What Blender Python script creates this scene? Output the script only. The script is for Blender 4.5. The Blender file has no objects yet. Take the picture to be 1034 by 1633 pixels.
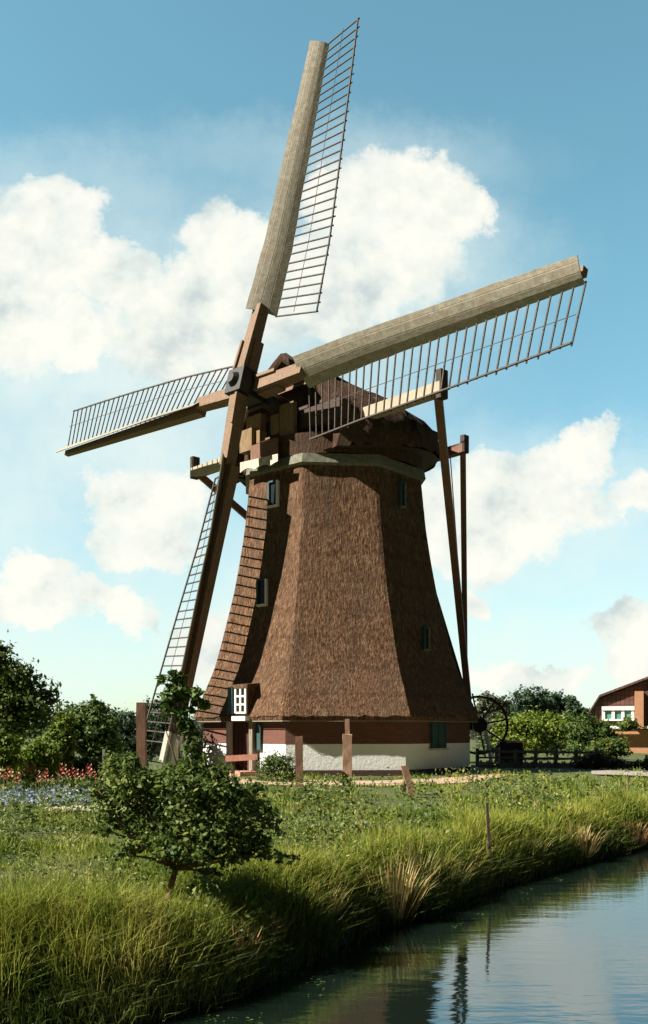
import bpy, bmesh, math, random
import numpy as np
from mathutils import Vector, Matrix
random.seed(7); rng = np.random.default_rng(7)
S = bpy.context.scene
COL = S.collection
rad = math.radians

# ------------------------------------------------------------------ camera
F, HOR, EYE = 1530.0, 1165.0, 1.40           # focal length in photo pixels, horizon row, eye height
PW, PH = 1034.0, 1633.0
cam = bpy.data.cameras.new('camera'); cam_o = bpy.data.objects.new('camera', cam); COL.objects.link(cam_o)
cam_o.location = (0, 0, EYE); cam_o.rotation_euler = (rad(90), 0, 0)
cam.sensor_fit = 'VERTICAL'; cam.sensor_height = 36; cam.lens = 36 * F / PH
cam.shift_y = (HOR - PH / 2) / PH
cam.clip_start = 0.1; cam.clip_end = 6000
S.camera = cam_o

def at(px, py, y):                              # point at depth y seen at a photo pixel
    return np.array([(px - 517) / F * y, y, EYE - (py - HOR) / F * y])
def ray_plane(px, py, nv, c):
    r = np.array([(px - 517) / F, 1, -(py - HOR) / F]); o = np.array([0, 0, EYE])
    t = (c - o @ nv) / (r @ nv); return o + r * t

# ------------------------------------------------------------------ materials
def mat(name):
    m = bpy.data.materials.new(name); m.use_nodes = True
    nt = m.node_tree; b = nt.nodes['Principled BSDF']; return m, nt, b
def ramp(nt, fac, stops):
    r = nt.nodes.new('ShaderNodeValToRGB'); e = r.color_ramp.elements
    while len(e) < len(stops): e.new(0.5)
    for i, (p, c) in enumerate(stops): e[i].position = p; e[i].color = (*c, 1)
    nt.links.new(fac, r.inputs[0]); return r.outputs[0]
def noise(nt, scale, vec=None, detail=4, rough=0.6, dim='3D'):
    n = nt.nodes.new('ShaderNodeTexNoise'); n.inputs['Scale'].default_value = scale
    n.inputs['Detail'].default_value = detail; n.inputs['Roughness'].default_value = rough
    if vec is not None: nt.links.new(vec, n.inputs['Vector'])
    return n.outputs['Fac']
def mapped(nt, src, scale):
    mp = nt.nodes.new('ShaderNodeMapping'); mp.inputs['Scale'].default_value = scale
    nt.links.new(src, mp.inputs['Vector']); return mp.outputs[0]
def coord(nt, which='Object'):
    return nt.nodes.new('ShaderNodeTexCoord').outputs[which]
def math_(nt, op, a, b=None, clamp=False):
    n = nt.nodes.new('ShaderNodeMath'); n.operation = op; n.use_clamp = clamp
    for i, v in enumerate((a, b)):
        if v is None: continue
        if isinstance(v, (int, float)): n.inputs[i].default_value = v
        else: nt.links.new(v, n.inputs[i])
    return n.outputs[0]
def mixc(nt, f, a, b, mode='MIX'):
    n = nt.nodes.new('ShaderNodeMix'); n.data_type = 'RGBA'; n.blend_type = mode
    for i, v in ((0, f), (6, a), (7, b)):
        if isinstance(v, (int, float)): n.inputs[i].default_value = v
        elif isinstance(v, tuple): n.inputs[i].default_value = (*v, 1)
        else: nt.links.new(v, n.inputs[i])
    return n.outputs[2]
def bump(nt, b, h, strength, dist):
    n = nt.nodes.new('ShaderNodeBump'); n.inputs['Strength'].default_value = strength; n.inputs['Distance'].default_value = dist
    nt.links.new(h, n.inputs['Height']); nt.links.new(n.outputs[0], b.inputs['Normal'])

def m_wood(name, c1, c2, scale=(6, 6, 1.2), rough=0.8, bs=0.3):
    m, nt, b = mat(name); v = mapped(nt, coord(nt), scale)
    f = noise(nt, 3.0, v, 6, .65)
    f2 = noise(nt, 1.3, coord(nt), 3)
    c = ramp(nt, f, [(0.3, c1), (0.7, c2)])
    c = mixc(nt, math_(nt, 'MULTIPLY', f2, .5), c, tuple(x * .55 for x in c1))
    nt.links.new(c, b.inputs['Base Color']); b.inputs['Roughness'].default_value = rough
    bump(nt, b, f, bs, .02); return m
def m_leaf(name, stops, trans=0.25, patch=0.5, patch_scale=1.1):
    m, nt, b = mat(name)
    g = nt.nodes.new('ShaderNodeNewGeometry')
    f = g.outputs['Random Per Island']
    n = noise(nt, patch_scale, coord(nt), 3)
    fac = math_(nt, 'ADD', math_(nt, 'MULTIPLY', f, 1 - patch), math_(nt, 'MULTIPLY', ramp(nt, n, [(.32, (0, 0, 0)), (.68, (1, 1, 1))]), patch))
    c = ramp(nt, fac, stops); nt.links.new(c, b.inputs['Base Color']); b.inputs['Roughness'].default_value = .55
    b.inputs['Specular IOR Level'].default_value = .25
    t = nt.nodes.new('ShaderNodeBsdfTranslucent'); nt.links.new(c, t.inputs[0])
    mx = nt.nodes.new('ShaderNodeMixShader'); mx.inputs[0].default_value = trans
    nt.links.new(b.outputs[0], mx.inputs[1]); nt.links.new(t.outputs[0], mx.inputs[2])
    nt.links.new(mx.outputs[0], nt.nodes['Material Output'].inputs[0]); return m
def m_plain(name, c, rough=.7, var=.25, scale=4, bs=.15, metallic=0):
    m, nt, b = mat(name); f = noise(nt, scale, coord(nt), 5, .65)
    nt.links.new(ramp(nt, f, [(.3, tuple(x * (1 - var) for x in c)), (.7, tuple(min(1, x * (1 + var)) for x in c))]), b.inputs['Base Color'])
    b.inputs['Roughness'].default_value = rough; b.inputs['Metallic'].default_value = metallic
    bump(nt, b, f, bs, .02); return m
def m_thatch(name, lo, mid, hi):
    m, nt, b = mat(name); o = coord(nt)
    v = mapped(nt, o, (1, 1, .16)); f = noise(nt, 16, v, 5, .7)
    v2 = mapped(nt, o, (1, 1, .2)); f2 = noise(nt, 27, v2, 4, .6)
    f3 = noise(nt, .55, o, 4, .6)
    h = math_(nt, 'ADD', math_(nt, 'MULTIPLY', f, .6), math_(nt, 'MULTIPLY', f2, .4))
    c = ramp(nt, h, [(.38, lo), (.5, mid), (.63, hi)])
    # weathering of the reed: greyer and redder patches, faint courses
    c = mixc(nt, ramp(nt, f3, [(.35, (0, 0, 0)), (.7, (.55, .55, .55))]), c, (.15, .09, .058))
    f4 = noise(nt, 1.5, mapped(nt, o, (1, 1, .12)), 5, .65)
    c = mixc(nt, ramp(nt, f4, [(.5, (0, 0, 0)), (.72, (.6, .6, .6))]), c, (.075, .06, .045))
    f5 = noise(nt, 2.6, mapped(nt, o, (1, 1, .5)), 5, .7)
    c = mixc(nt, ramp(nt, f5, [(.58, (0, 0, 0)), (.75, (.45, .45, .45))]), c, (.34, .27, .18))
    sep = nt.nodes.new('ShaderNodeSeparateXYZ'); nt.links.new(o, sep.inputs[0])
    zc = math_(nt, 'ADD', math_(nt, 'MULTIPLY', sep.outputs[2], 1.1), math_(nt, 'MULTIPLY', noise(nt, 2.2, o, 3), .5))
    course = ramp(nt, math_(nt, 'FRACT', zc), [(0, (.22, .22, .22)), (.12, (0, 0, 0)), (.9, (0, 0, 0)), (1, (.22, .22, .22))])
    c = mixc(nt, course, c, tuple(x * .6 for x in lo))
    nt.links.new(c, b.inputs['Base Color']); b.inputs['Roughness'].default_value = .95; b.inputs['Specular IOR Level'].default_value = .1
    bump(nt, b, h, 1.0, .12); return m

M = {}
M['thatch'] = m_thatch('thatch', (.03, .016, .011), (.13, .071, .041), (.31, .19, .112))
M['thatch_cap'] = m_thatch('cap_thatch', (.018, .01, .008), (.05, .027, .02), (.11, .065, .045))
M['curb'] = m_plain('curb_reed', (.16, .16, .12), .9, .4, 7, .5)
M['dark_wood'] = m_wood('tarred_wood', (.03, .018, .013), (.075, .042, .03))
M['brown_wood'] = m_wood('brown_wood', (.13, .06, .035), (.25, .13, .08))
M['stock'] = m_wood('stock_wood', (.14, .085, .055), (.3, .19, .12), (5, 5, 5))
M['pale_wood'] = m_wood('pale_wood', (.33, .28, .21), (.52, .45, .34))
M['yellow_wood'] = m_wood('yellow_painted_wood', (.12, .075, .035), (.34, .22, .1))
M['post_wood'] = m_wood('post_wood', (.25, .14, .09), (.5, .31, .2))
M['lath'] = m_wood('lath_wood', (.035, .03, .022), (.1, .078, .055), (4, 4, 4))
m, nt, b = mat('weathered_boards'); uv = coord(nt, 'UV')
n1 = noise(nt, 3.0, mapped(nt, uv, (1.6, 2.6, 1)), 6, .7); n2 = noise(nt, 1.1, coord(nt), 4); n3 = noise(nt, 26, mapped(nt, uv, (1, .12, 1)), 3, .6)
sx_ = nt.nodes.new('ShaderNodeSeparateXYZ'); nt.links.new(uv, sx_.inputs[0])
c = ramp(nt, math_(nt, 'ADD', math_(nt, 'MULTIPLY', n1, .65), math_(nt, 'MULTIPLY', n3, .35)), [(.32, (.15, .13, .1)), (.5, (.3, .27, .21)), (.68, (.44, .4, .32))])
c = mixc(nt, ramp(nt, n2, [(.5, (0, 0, 0)), (.72, (.65, .65, .65))]), c, (.27, .21, .14))
jn = ramp(nt, math_(nt, 'FRACT', math_(nt, 'MULTIPLY', sx_.outputs[1], 4)), [(0, (1, 1, 1)), (.07, (0, 0, 0)), (.93, (0, 0, 0)), (1, (1, 1, 1))])
c = mixc(nt, math_(nt, 'MULTIPLY', jn, .22), c, (.05, .04, .03)); nt.links.new(c, b.inputs['Base Color']); b.inputs['Roughness'].default_value = .8
bump(nt, b, math_(nt, 'SUBTRACT', n1, jn), .5, .012); M['sheet'] = m
M['iron'] = m_plain('cast_iron', (.009, .008, .008), .6, .3, 8, .2)
m, nt, b = mat('whitewash'); o_ = coord(nt); n1 = noise(nt, 2.2, mapped(nt, o_, (1, 1, .35)), 6, .7); n2 = noise(nt, 9, o_, 5, .7)
sz = nt.nodes.new('ShaderNodeSeparateXYZ'); nt.links.new(o_, sz.inputs[0])
c = ramp(nt, n1, [(.28, (.78, .77, .76)), (.5, (.88, .87, .86))])
spl = ramp(nt, math_(nt, 'SUBTRACT', math_(nt, 'ADD', math_(nt, 'MULTIPLY', n2, .75), math_(nt, 'MULTIPLY', n1, .4)), math_(nt, 'MULTIPLY', sz.outputs[2], .9)), [(.3, (0, 0, 0)), (.7, (.6, .6, .6))])
c = mixc(nt, spl, c, (.36, .34, .26)); nt.links.new(c, b.inputs['Base Color']); b.inputs['Roughness'].default_value = .9; bump(nt, b, n2, .5, .03); M['white'] = m
M['white_paint'] = m_plain('white_paint', (.8, .79, .72), .5, .06, 5, .1)
M['plinth'] = m_plain('plinth_tar', (.075, .035, .03), .8, .3, 5, .3)
M['cream'] = m_plain('cream_paint', (.5, .44, .33), .7, .3, 6, .2)
M['teal'] = m_wood('teal_paint', (.02, .06, .065), (.045, .11, .11))
M['glass'] = m_plain('window_glass', (.02, .025, .03), .08, .1, 2, 0)
M['pane_g'] = m_plain('green_glass', (.1, .25, .22), .1, .2, 3, 0)
M['door'] = m_wood('door_paint', (.05, .015, .012), (.1, .03, .025))
M['rope'] = m_plain('rope', (.3, .25, .16), .9)
M['bark'] = m_wood('bark', (.05, .035, .025), (.13, .09, .06))
M['brown_bark'] = m_wood('brown_bark', (.13, .055, .035), (.25, .12, .08))
M['pinkplank'] = m_wood('pink_plank', (.5, .22, .15), (.7, .36, .26))
M['concrete'] = m_plain('concrete', (.5, .46, .4), .85, .2, 5, .3)
M['path'] = m_plain('path_gravel', (.42, .29, .2), .95, .25, 9, .4)
M['path_l'] = m_plain('garden_path_gravel', (.42, .37, .28), .95, .25, 9, .4)
M['grey_wood'] = m_wood('grey_wood', (.2, .18, .15), (.36, .33, .28))
M['fence'] = m_wood('fence_wood', (.15, .13, .1), (.36, .31, .23))

def m_brick(name, c1, c2, mortar, scale, w=.21, hgt=.065):
    m, nt, b = mat(name); uv = coord(nt, 'UV')
    br = nt.nodes.new('ShaderNodeTexBrick'); nt.links.new(uv, br.inputs['Vector'])
    br.inputs['Scale'].default_value = 1; br.inputs['Brick Width'].default_value = w; br.inputs['Row Height'].default_value = hgt
    br.inputs['Mortar Size'].default_value = .007
    br.inputs['Color1'].default_value = (*c1, 1); br.inputs['Color2'].default_value = (*c2, 1); br.inputs['Mortar'].default_value = (*mortar, 1)
    n = noise(nt, 1.6, coord(nt), 4)
    c = mixc(nt, math_(nt, 'MULTIPLY', n, .5), br.outputs['Color'], tuple(x * .5 for x in c1))
    nt.links.new(c, b.inputs['Base Color']); b.inputs['Roughness'].default_value = .9
    bump(nt, b, br.outputs['Fac'], -.4, .01); return m
M['brick'] = m_brick('mill_brick', (.19, .066, .044), (.12, .046, .034), (.14, .1, .08), 1)
M['house_brick'] = m_brick('house_brick', (.52, .24, .12), (.42, .18, .09), (.45, .32, .22), 1)
def m_tiles(name, c1, c2):
    m, nt, b = mat(name); uv = coord(nt, 'UV')
    br = nt.nodes.new('ShaderNodeTexBrick'); nt.links.new(uv, br.inputs['Vector'])
    br.inputs['Scale'].default_value = 1; br.inputs['Brick Width'].default_value = .26; br.inputs['Row Height'].default_value = .3
    br.inputs['Mortar Size'].default_value = .03; br.offset = 0
    br.inputs['Color1'].default_value = (*c1, 1); br.inputs['Color2'].default_value = (*c2, 1); br.inputs['Mortar'].default_value = (*[x * .4 for x in c1], 1)
    nt.links.new(br.outputs['Color'], b.inputs['Base Color']); b.inputs['Roughness'].default_value = .75
    bump(nt, b, br.outputs['Fac'], -.7, .04); return m
M['tiles'] = m_tiles('roof_tiles', (.14, .062, .046), (.1, .048, .038))

M['leaf_dark'] = m_leaf('leaf_dark', [(0, (.015, .032, .01)), (.32, (.05, .095, .02)), (.65, (.15, .2, .04)), (1, (.3, .33, .1))], .38, .5, 3.)
M['weed'] = m_leaf('weed_leaves', [(0, (.03, .055, .014)), (.5, (.085, .13, .025)), (1, (.2, .22, .06))], .25, .4, 1.5)
M['weed_pale'] = m_leaf('pale_weeds', [(0, (.06, .1, .02)), (.5, (.16, .2, .05)), (1, (.36, .36, .14))], .3, .4, 1.5)
M['sedge'] = m_leaf('dark_sedge', [(0, (.02, .04, .008)), (.5, (.08, .12, .018)), (1, (.22, .22, .05))], .2)
M['leaf_mid'] = m_leaf('leaf_mid', [(0, (.025, .05, .015)), (.5, (.07, .125, .027)), (1, (.17, .22, .05))])
M['leaf_blue'] = m_leaf('leaf_bluegreen', [(0, (.018, .04, .024)), (.5, (.045, .085, .045)), (1, (.1, .15, .075))])
M['leaf_yel'] = m_leaf('leaf_yellowgreen', [(0, (.06, .1, .014)), (.5, (.15, .22, .026)), (1, (.3, .33, .06))])
M['leaf_grey'] = m_leaf('leaf_greygreen', [(0, (.04, .05, .03)), (.5, (.09, .105, .06)), (1, (.2, .2, .12))])
M['grass'] = m_leaf('grass_blades', [(0, (.03, .075, .01)), (.3, (.1, .18, .02)), (.62, (.27, .3, .035)), (1, (.52, .44, .14))], .35, .6, .9)
M['bank'] = m_leaf('bank_grass_blades', [(0, (.07, .12, .014)), (.4, (.2, .25, .03)), (.75, (.38, .37, .07)), (1, (.5, .42, .16))], .35, .55, 1.1)
M['reed'] = m_leaf('dry_reed', [(0, (.2, .17, .05)), (.5, (.36, .27, .1)), (1, (.5, .36, .17))], .2)
M['reed_red'] = m_leaf('russet_reed', [(0, (.24, .15, .05)), (.5, (.4, .2, .09)), (1, (.5, .3, .14))], .2)
M['straw'] = m_leaf('straw_grass', [(0, (.16, .15, .04)), (1, (.34, .3, .11))], .2)
M['red_fl'] = m_plain('red_petals', (.42, .1, .07), .6, .3)
M['pink_fl'] = m_plain('orange_petals', (.5, .22, .15), .6, .3)
M['blue_fl'] = m_leaf('blue_flowers', [(0, (.05, .09, .03)), (.35, (.08, .13, .06)), (.5, (.18, .24, .34)), (.72, (.25, .32, .56)), (1, (.5, .5, .64))], .2, .1)

# ------------------------------------------------------------------ mesh helpers
class MB:
    def __init__(s): s.v = []; s.f = []; s.uv = None
    def add(s, vs, fs):
        o = len(s.v); s.v += [tuple(float(c) for c in v) for v in vs]; s.f += [tuple(i + o for i in f) for f in fs]
    def frame(s, c, ax, ay, az, hx, hy, hz):            # box by centre, axes and half sizes
        c = np.array(c, float); ax, ay, az = (np.array(q, float) for q in (ax, ay, az)); P = []
        for k in (-1, 1):
            for i, j in ((-1, -1), (1, -1), (1, 1), (-1, 1)): P.append(c + ax * hx * i + ay * hy * j + az * hz * k)
        s.add(P, [(3, 2, 1, 0), (4, 5, 6, 7), (0, 1, 5, 4), (1, 2, 6, 5), (2, 3, 7, 6), (3, 0, 4, 7)])
    def box(s, c, sx, sy, sz, rz=0):
        a = (math.cos(rz), math.sin(rz), 0); b = (-math.sin(rz), math.cos(rz), 0)
        s.frame(c, a, b, (0, 0, 1), sx / 2, sy / 2, sz / 2)
    def beam(s, p, q, w, h, up=(0, 0, 1), w2=None, h2=None):
        p = np.array(p, float); q = np.array(q, float); d = q - p; d /= np.linalg.norm(d)
        up = np.array(up, float); sx = np.cross(d, up)
        if np.linalg.norm(sx) < 1e-3: sx = np.cross(d, (1, 0, 0))
        sx /= np.linalg.norm(sx); u = np.cross(sx, d); w2 = w2 or w; h2 = h2 or h; P = []
        for c, a, b in ((p, w / 2, h / 2), (q, w2 / 2, h2 / 2)):
            for i, j in ((-1, -1), (1, -1), (1, 1), (-1, 1)): P.append(c + sx * a * i + u * b * j)
        s.add(P, [(3, 2, 1, 0), (4, 5, 6, 7), (0, 1, 5, 4), (1, 2, 6, 5), (2, 3, 7, 6), (3, 0, 4, 7)])
    def tube(s, p, q, r0, r1, n=8, cap=True):
        p = np.array(p, float); q = np.array(q, float); d = q - p; d /= np.linalg.norm(d)
        a = np.cross(d, (0, 0, 1) if abs(d[2]) < .9 else (1, 0, 0)); a /= np.linalg.norm(a); b = np.cross(d, a); P = []
        for c, r in ((p, r0), (q, r1)):
            for k in range(n):
                t = 2 * math.pi * k / n; P.append(c + (a * math.cos(t) + b * math.sin(t)) * r)
        fs = [(k, (k + 1) % n, n + (k + 1) % n, n + k) for k in range(n)]
        if cap: fs += [tuple(range(n - 1, -1, -1)), tuple(range(n, 2 * n))]
        s.add(P, fs)
    def path(s, pts, rs, n=7):
        for i in range(len(pts) - 1): s.tube(pts[i], pts[i + 1], rs[i], rs[i + 1], n)
    def build(s, name, m, parent=None, smooth=False, origin=None):
        me = bpy.data.meshes.new(name); o0 = np.array(origin if origin is not None else (0, 0, 0), float)
        me.from_pydata([tuple(np.array(v) - o0) for v in s.v], [], s.f); me.materials.append(m)
        bm = bmesh.new(); bm.from_mesh(me); bmesh.ops.recalc_face_normals(bm, faces=bm.faces); bm.to_mesh(me); bm.free()
        return link(name, me, parent, smooth, tuple(o0))
def link(name, me, parent, smooth=False, loc=(0, 0, 0)):
    o = bpy.data.objects.new(name, me); COL.objects.link(o); o.location = loc
    if parent is not None: adopt(o, parent)
    if smooth:
        for p in me.polygons: p.use_smooth = True
    return o
def world_loc(o):
    v = Vector(o.location)
    if o.parent is not None: v = o.matrix_parent_inverse @ v; v = v + world_loc(o.parent)
    return v
def adopt(o, parent):
    o.parent = parent; o.matrix_parent_inverse = Matrix.Translation(-world_loc(parent))
def tag(o, label=None, cat=None, group=None, kind=None):
    for k, v in (('label', label), ('category', cat), ('group', group), ('kind', kind)):
        if v: o[k] = v
    return o
def thing(name, label, cat, loc, group=None):
    o = bpy.data.objects.new(name, None); o.empty_display_size = .3; COL.objects.link(o); o.location = tuple(float(c) for c in loc)
    return tag(o, label, cat, group)
def np_mesh(name, V, Fc, k, m, parent=None, smooth=False, origin=(0, 0, 0)):       # all faces with k corners
    me = bpy.data.meshes.new(name); V = np.asarray(V, np.float32) - np.asarray(origin, np.float32); Fc = np.asarray(Fc, np.int32)
    me.vertices.add(len(V)); me.vertices.foreach_set('co', V.ravel())
    me.loops.add(Fc.size); me.loops.foreach_set('vertex_index', Fc.ravel())
    me.polygons.add(len(Fc)); me.polygons.foreach_set('loop_start', np.arange(len(Fc), dtype=np.int32) * k)
    me.update(calc_edges=True); me.materials.append(m)
    return link(name, me, parent, smooth, tuple(float(c) for c in origin))
def set_uv(o, fn):
    me = o.data; uv = me.uv_layers.new(name='UVMap')
    for p in me.polygons:
        for li in p.loop_indices:
            uv.data[li].uv = fn(me.vertices[me.loops[li].vertex_index].co, p.normal)

def wob(x, y, seed=0, f=1.0):                       # cheap smooth noise in about -1..1
    r = np.random.default_rng(seed); t = 0
    for i in range(6):
        a = r.uniform(0, 6.28); k = f * r.uniform(.5, 2.2); t = t + np.sin((x * math.cos(a) + y * math.sin(a)) * k * 2 + r.uniform(0, 6.28)) / 3
    return t

# ------------------------------------------------------------------ terrain
WZ = -0.75
SH = np.array([(-60., -1.0), (-30., 3.0), (-7., 6.0), (-2.4, 6.65), (-1.35, 7.0), (-.95, 7.4), (-.61, 7.9), (-.1, 9.0), (.57, 10.4), (1.36, 11.3), (2.2, 12.9), (3.75, 15.0), (6.0, 17.8), (9.5, 22.5), (14, 29), (40, 66)])
def shore(x, y):                                    # signed distance, positive on the mill's side
    x = np.asarray(x, float); y = np.asarray(y, float); best = np.full(x.shape, 1e9); sg = np.ones(x.shape)
    for (x0, y0), (x1, y1) in zip(SH[:-1], SH[1:]):
        dx, dy = x1 - x0, y1 - y0; L = dx * dx + dy * dy
        t = np.clip(((x - x0) * dx + (y - y0) * dy) / L, 0, 1)
        ex, ey = x - x0 - t * dx, y - y0 - t * dy; d = np.hypot(ex, ey)
        side = np.where(dx * (y - y0) - dy * (x - x0) > 0, 1., -1.)
        sg = np.where(d < best - 1e-9, side, sg); best = np.minimum(best, d)
    return best * sg
CANAL = 4.3
MC = np.array([.32, 33.873, 0.])
def ground(x, y):
    x = np.asarray(x, float); y = np.asarray(y, float)
    s = shore(x, y)
    g = np.interp(s, [-CANAL - 2, -CANAL - .6, -CANAL, -CANAL + .7, -.9, -.05, .03, .5, 2.2, 5.0, 7.], [-.1, -.25, -.7, -1.5, -1.5, -.85, -.68, -.24, -.15, -.03, 0.])
    am = np.clip(s / 2.5, 0, 1) * np.clip((np.hypot(x - MC[0], y - MC[1]) - 6.5) / 4, 0, 1)
    am = np.where(s > 0, am, 0)
    g = g + am * (wob(x, y, 3, .45) * .05 + wob(x, y, 4, 1.3) * .025)
    return g
def gz(x, y): return float(ground(np.array([x]), np.array([y]))[0])
def ga(px, y):                                      # a point on the ground at photo column px and depth y
    x = (px - 517) / F * y; return np.array([x, y, gz(x, y)])

xs = np.concatenate([[-3000, -1200, -500, -200, -100, -60, -40], np.arange(-28, 34.01, .3), [40, 60, 100, 200, 500, 1200, 3000]])
ys = np.concatenate([[-400, -150, -60, -30, -15, -8, -4], np.arange(-2, 48.01, .3), [52, 60, 75, 100, 150, 250, 500, 1200, 4000]])
X, Y = np.meshgrid(xs, ys); Z = ground(X, Y)
Z = np.where(np.hypot(X, Y) > 90, np.minimum(Z, 0), Z)
nx, ny = len(xs), len(ys); idx = np.arange(nx * ny).reshape(ny, nx)
Fq = np.stack([idx[:-1, :-1], idx[:-1, 1:], idx[1:, 1:], idx[1:, :-1]], -1).reshape(-1, 4)
m, nt, b = mat('meadow_ground'); o = coord(nt)
f = noise(nt, .9, o, 6, .7); f2 = noise(nt, 9, o, 5, .7)
c = ramp(nt, f, [(.3, (.045, .065, .016)), (.55, (.085, .115, .025)), (.75, (.15, .15, .05))])
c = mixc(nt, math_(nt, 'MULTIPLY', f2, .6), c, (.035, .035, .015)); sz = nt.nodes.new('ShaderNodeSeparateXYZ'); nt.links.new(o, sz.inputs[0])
bank_shade = ramp(nt, math_(nt, 'ADD', math_(nt, 'MULTIPLY', sz.outputs[2], -2.2), math_(nt, 'MULTIPLY', f2, .3)), [(.6, (0, 0, 0)), (.8, (1, 1, 1))])  # low bank face darkened like wet peat, its shade put into the colour
c = mixc(nt, bank_shade, c, (.016, .013, .008)); nt.links.new(c, b.inputs['Base Color'])
b.inputs['Roughness'].default_value = 1; bump(nt, b, f2, .8, .05); M['ground'] = m
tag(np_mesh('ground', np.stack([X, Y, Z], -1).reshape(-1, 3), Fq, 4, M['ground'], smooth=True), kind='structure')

# water: the sheet follows the canal between its banks
m, nt, b = mat('canal_water'); o = coord(nt)
b.inputs['Base Color'].default_value = (.006, .012, .009, 1); b.inputs['Roughness'].default_value = .035; b.inputs['IOR'].default_value = 3.6; b.inputs['Specular Tint'].default_value = (.78, .92, 1, 1)
v = nt.nodes.new('ShaderNodeMapping'); v.inputs['Rotation'].default_value = (0, 0, rad(-10)); v.inputs['Scale'].default_value = (1, 3.2, 1); nt.links.new(o, v.inputs[0])
h = math_(nt, 'ADD', math_(nt, 'MULTIPLY', noise(nt, 1.3, v.outputs[0], 3, .5), 1.0), math_(nt, 'MULTIPLY', noise(nt, 6, v.outputs[0], 2, .5), .22))
bump(nt, b, h, .075, .06); M['water'] = m
w = MB(); w.add([(-50, -50, WZ), (45, -50, WZ), (45, 66, WZ), (-50, 66, WZ)], [(0, 1, 2, 3)])
tag(w.build('canal_water', M['water']), kind='structure')

def drape(name, pts, m, lift, nu=40, nv=6):          # a strip between two polylines, laid on the ground
    A, B = (np.array(q, float) for q in pts); V = []
    for i in range(nu + 1):
        t = i / nu * (len(A) - 1); k = min(int(t), len(A) - 2); fr = t - k
        p = A[k] * (1 - fr) + A[k + 1] * fr; q = B[k] * (1 - fr) + B[k + 1] * fr
        for j in range(nv + 1):
            xy = p + (q - p) * (j / nv); V.append((xy[0], xy[1], gz(*xy) + lift))
    fs = [(i * (nv + 1) + j, i * (nv + 1) + j + 1, (i + 1) * (nv + 1) + j + 1, (i + 1) * (nv + 1) + j) for i in range(nu) for j in range(nv)]
    mb = MB(); mb.add(V, fs); return tag(mb.build(name, m, smooth=True), kind='structure')
drape('path', [[(-4.0, 24.2), (-1.2, 23.6), (1.5, 24.0), (4.2, 26.2), (6.0, 30)], [(-4.4, 27.6), (-1.2, 26.6), (1.5, 26.6), (3.8, 28.4), (5.4, 31.0)]], M['path'], .02)
drape('garden_path', [[(-9.5, 14.6), (-6.2, 15.0), (-3.6, 16.6), (-2.6, 19.5), (-3.6, 24.0)], [(-9.5, 15.7), (-6.2, 16.2), (-4.2, 17.6), (-3.4, 20.0), (-4.4, 24.4)]], M['path_l'], .02)

# ------------------------------------------------------------------ the windmill
OY, RE, ZE, RT, ZT = .078, 5.161, .438 + EYE, 3.168, 8.61 + EYE
PSI, EPS, RHO = .815, .219, .053
AH, ZH, RTIP, RIN = 3.865, 11.171 + EYE, 12.5, 2.55
NH = np.array([-math.sin(PSI), -math.cos(PSI), 0]); SX = np.array([math.cos(PSI), -math.sin(PSI), 0]); UZ = np.array([0, 0, 1.])
NF = NH * math.cos(EPS) + UZ * math.sin(EPS); UP = UZ * math.cos(EPS) - NH * math.sin(EPS)
HUB = MC + NH * AH + UZ * ZH
def cap(a, b_, z): return MC + NH * a + SX * b_ + UZ * z
def cap_px(px, py, a): return ray_plane(px, py, NH, MC @ NH + a)

mill = thing('windmill', 'thatched octagonal windmill with brown thatch and four lattice sails above a white wall', 'windmill', MC)
def octa(r, z): return [MC + np.array([r * math.sin(OY + rad(22.5 + 45 * k)), -r * math.cos(OY + rad(22.5 + 45 * k)), z]) for k in range(8)]
def octa_ring(r0, z0, r1, z1, name, m, parent, closed_top=False):
    mb = MB(); a, b_ = octa(r0, z0), octa(r1, z1); mb.add(a + b_, [(k, (k + 1) % 8, 8 + (k + 1) % 8, 8 + k) for k in range(8)] + ([tuple(range(8, 16))] if closed_top else []))
    return mb.build(name, m, parent)
def face_frame(k, r):                                 # k=-1 left face, 0 front, 1 right: centre, tangent (to the right), outward
    t = OY + rad(45 * k); nrm = np.array([math.sin(t), -math.cos(t), 0]); tan = np.array([math.cos(t), math.sin(t), 0])
    return MC + nrm * r * math.cos(rad(22.5)), tan, nrm
def wall_uv(co, nrm):
    return (co.x * -nrm.y + co.y * nrm.x, co.z)
RW = 4.84
Z_WH0, Z_WH1 = .185, .985
o = octa_ring(RW + .012, -.25, RW + .012, Z_WH0, 'plinth', M['plinth'], mill)
o = octa_ring(RW + .004, Z_WH0, RW, Z_WH1, 'white_band', M['white'], mill)
o = octa_ring(RW + .006, Z_WH1, RW - .02, ZE + .3, 'brick_wall', M['brick'], mill); set_uv(o, wall_uv)

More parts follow.
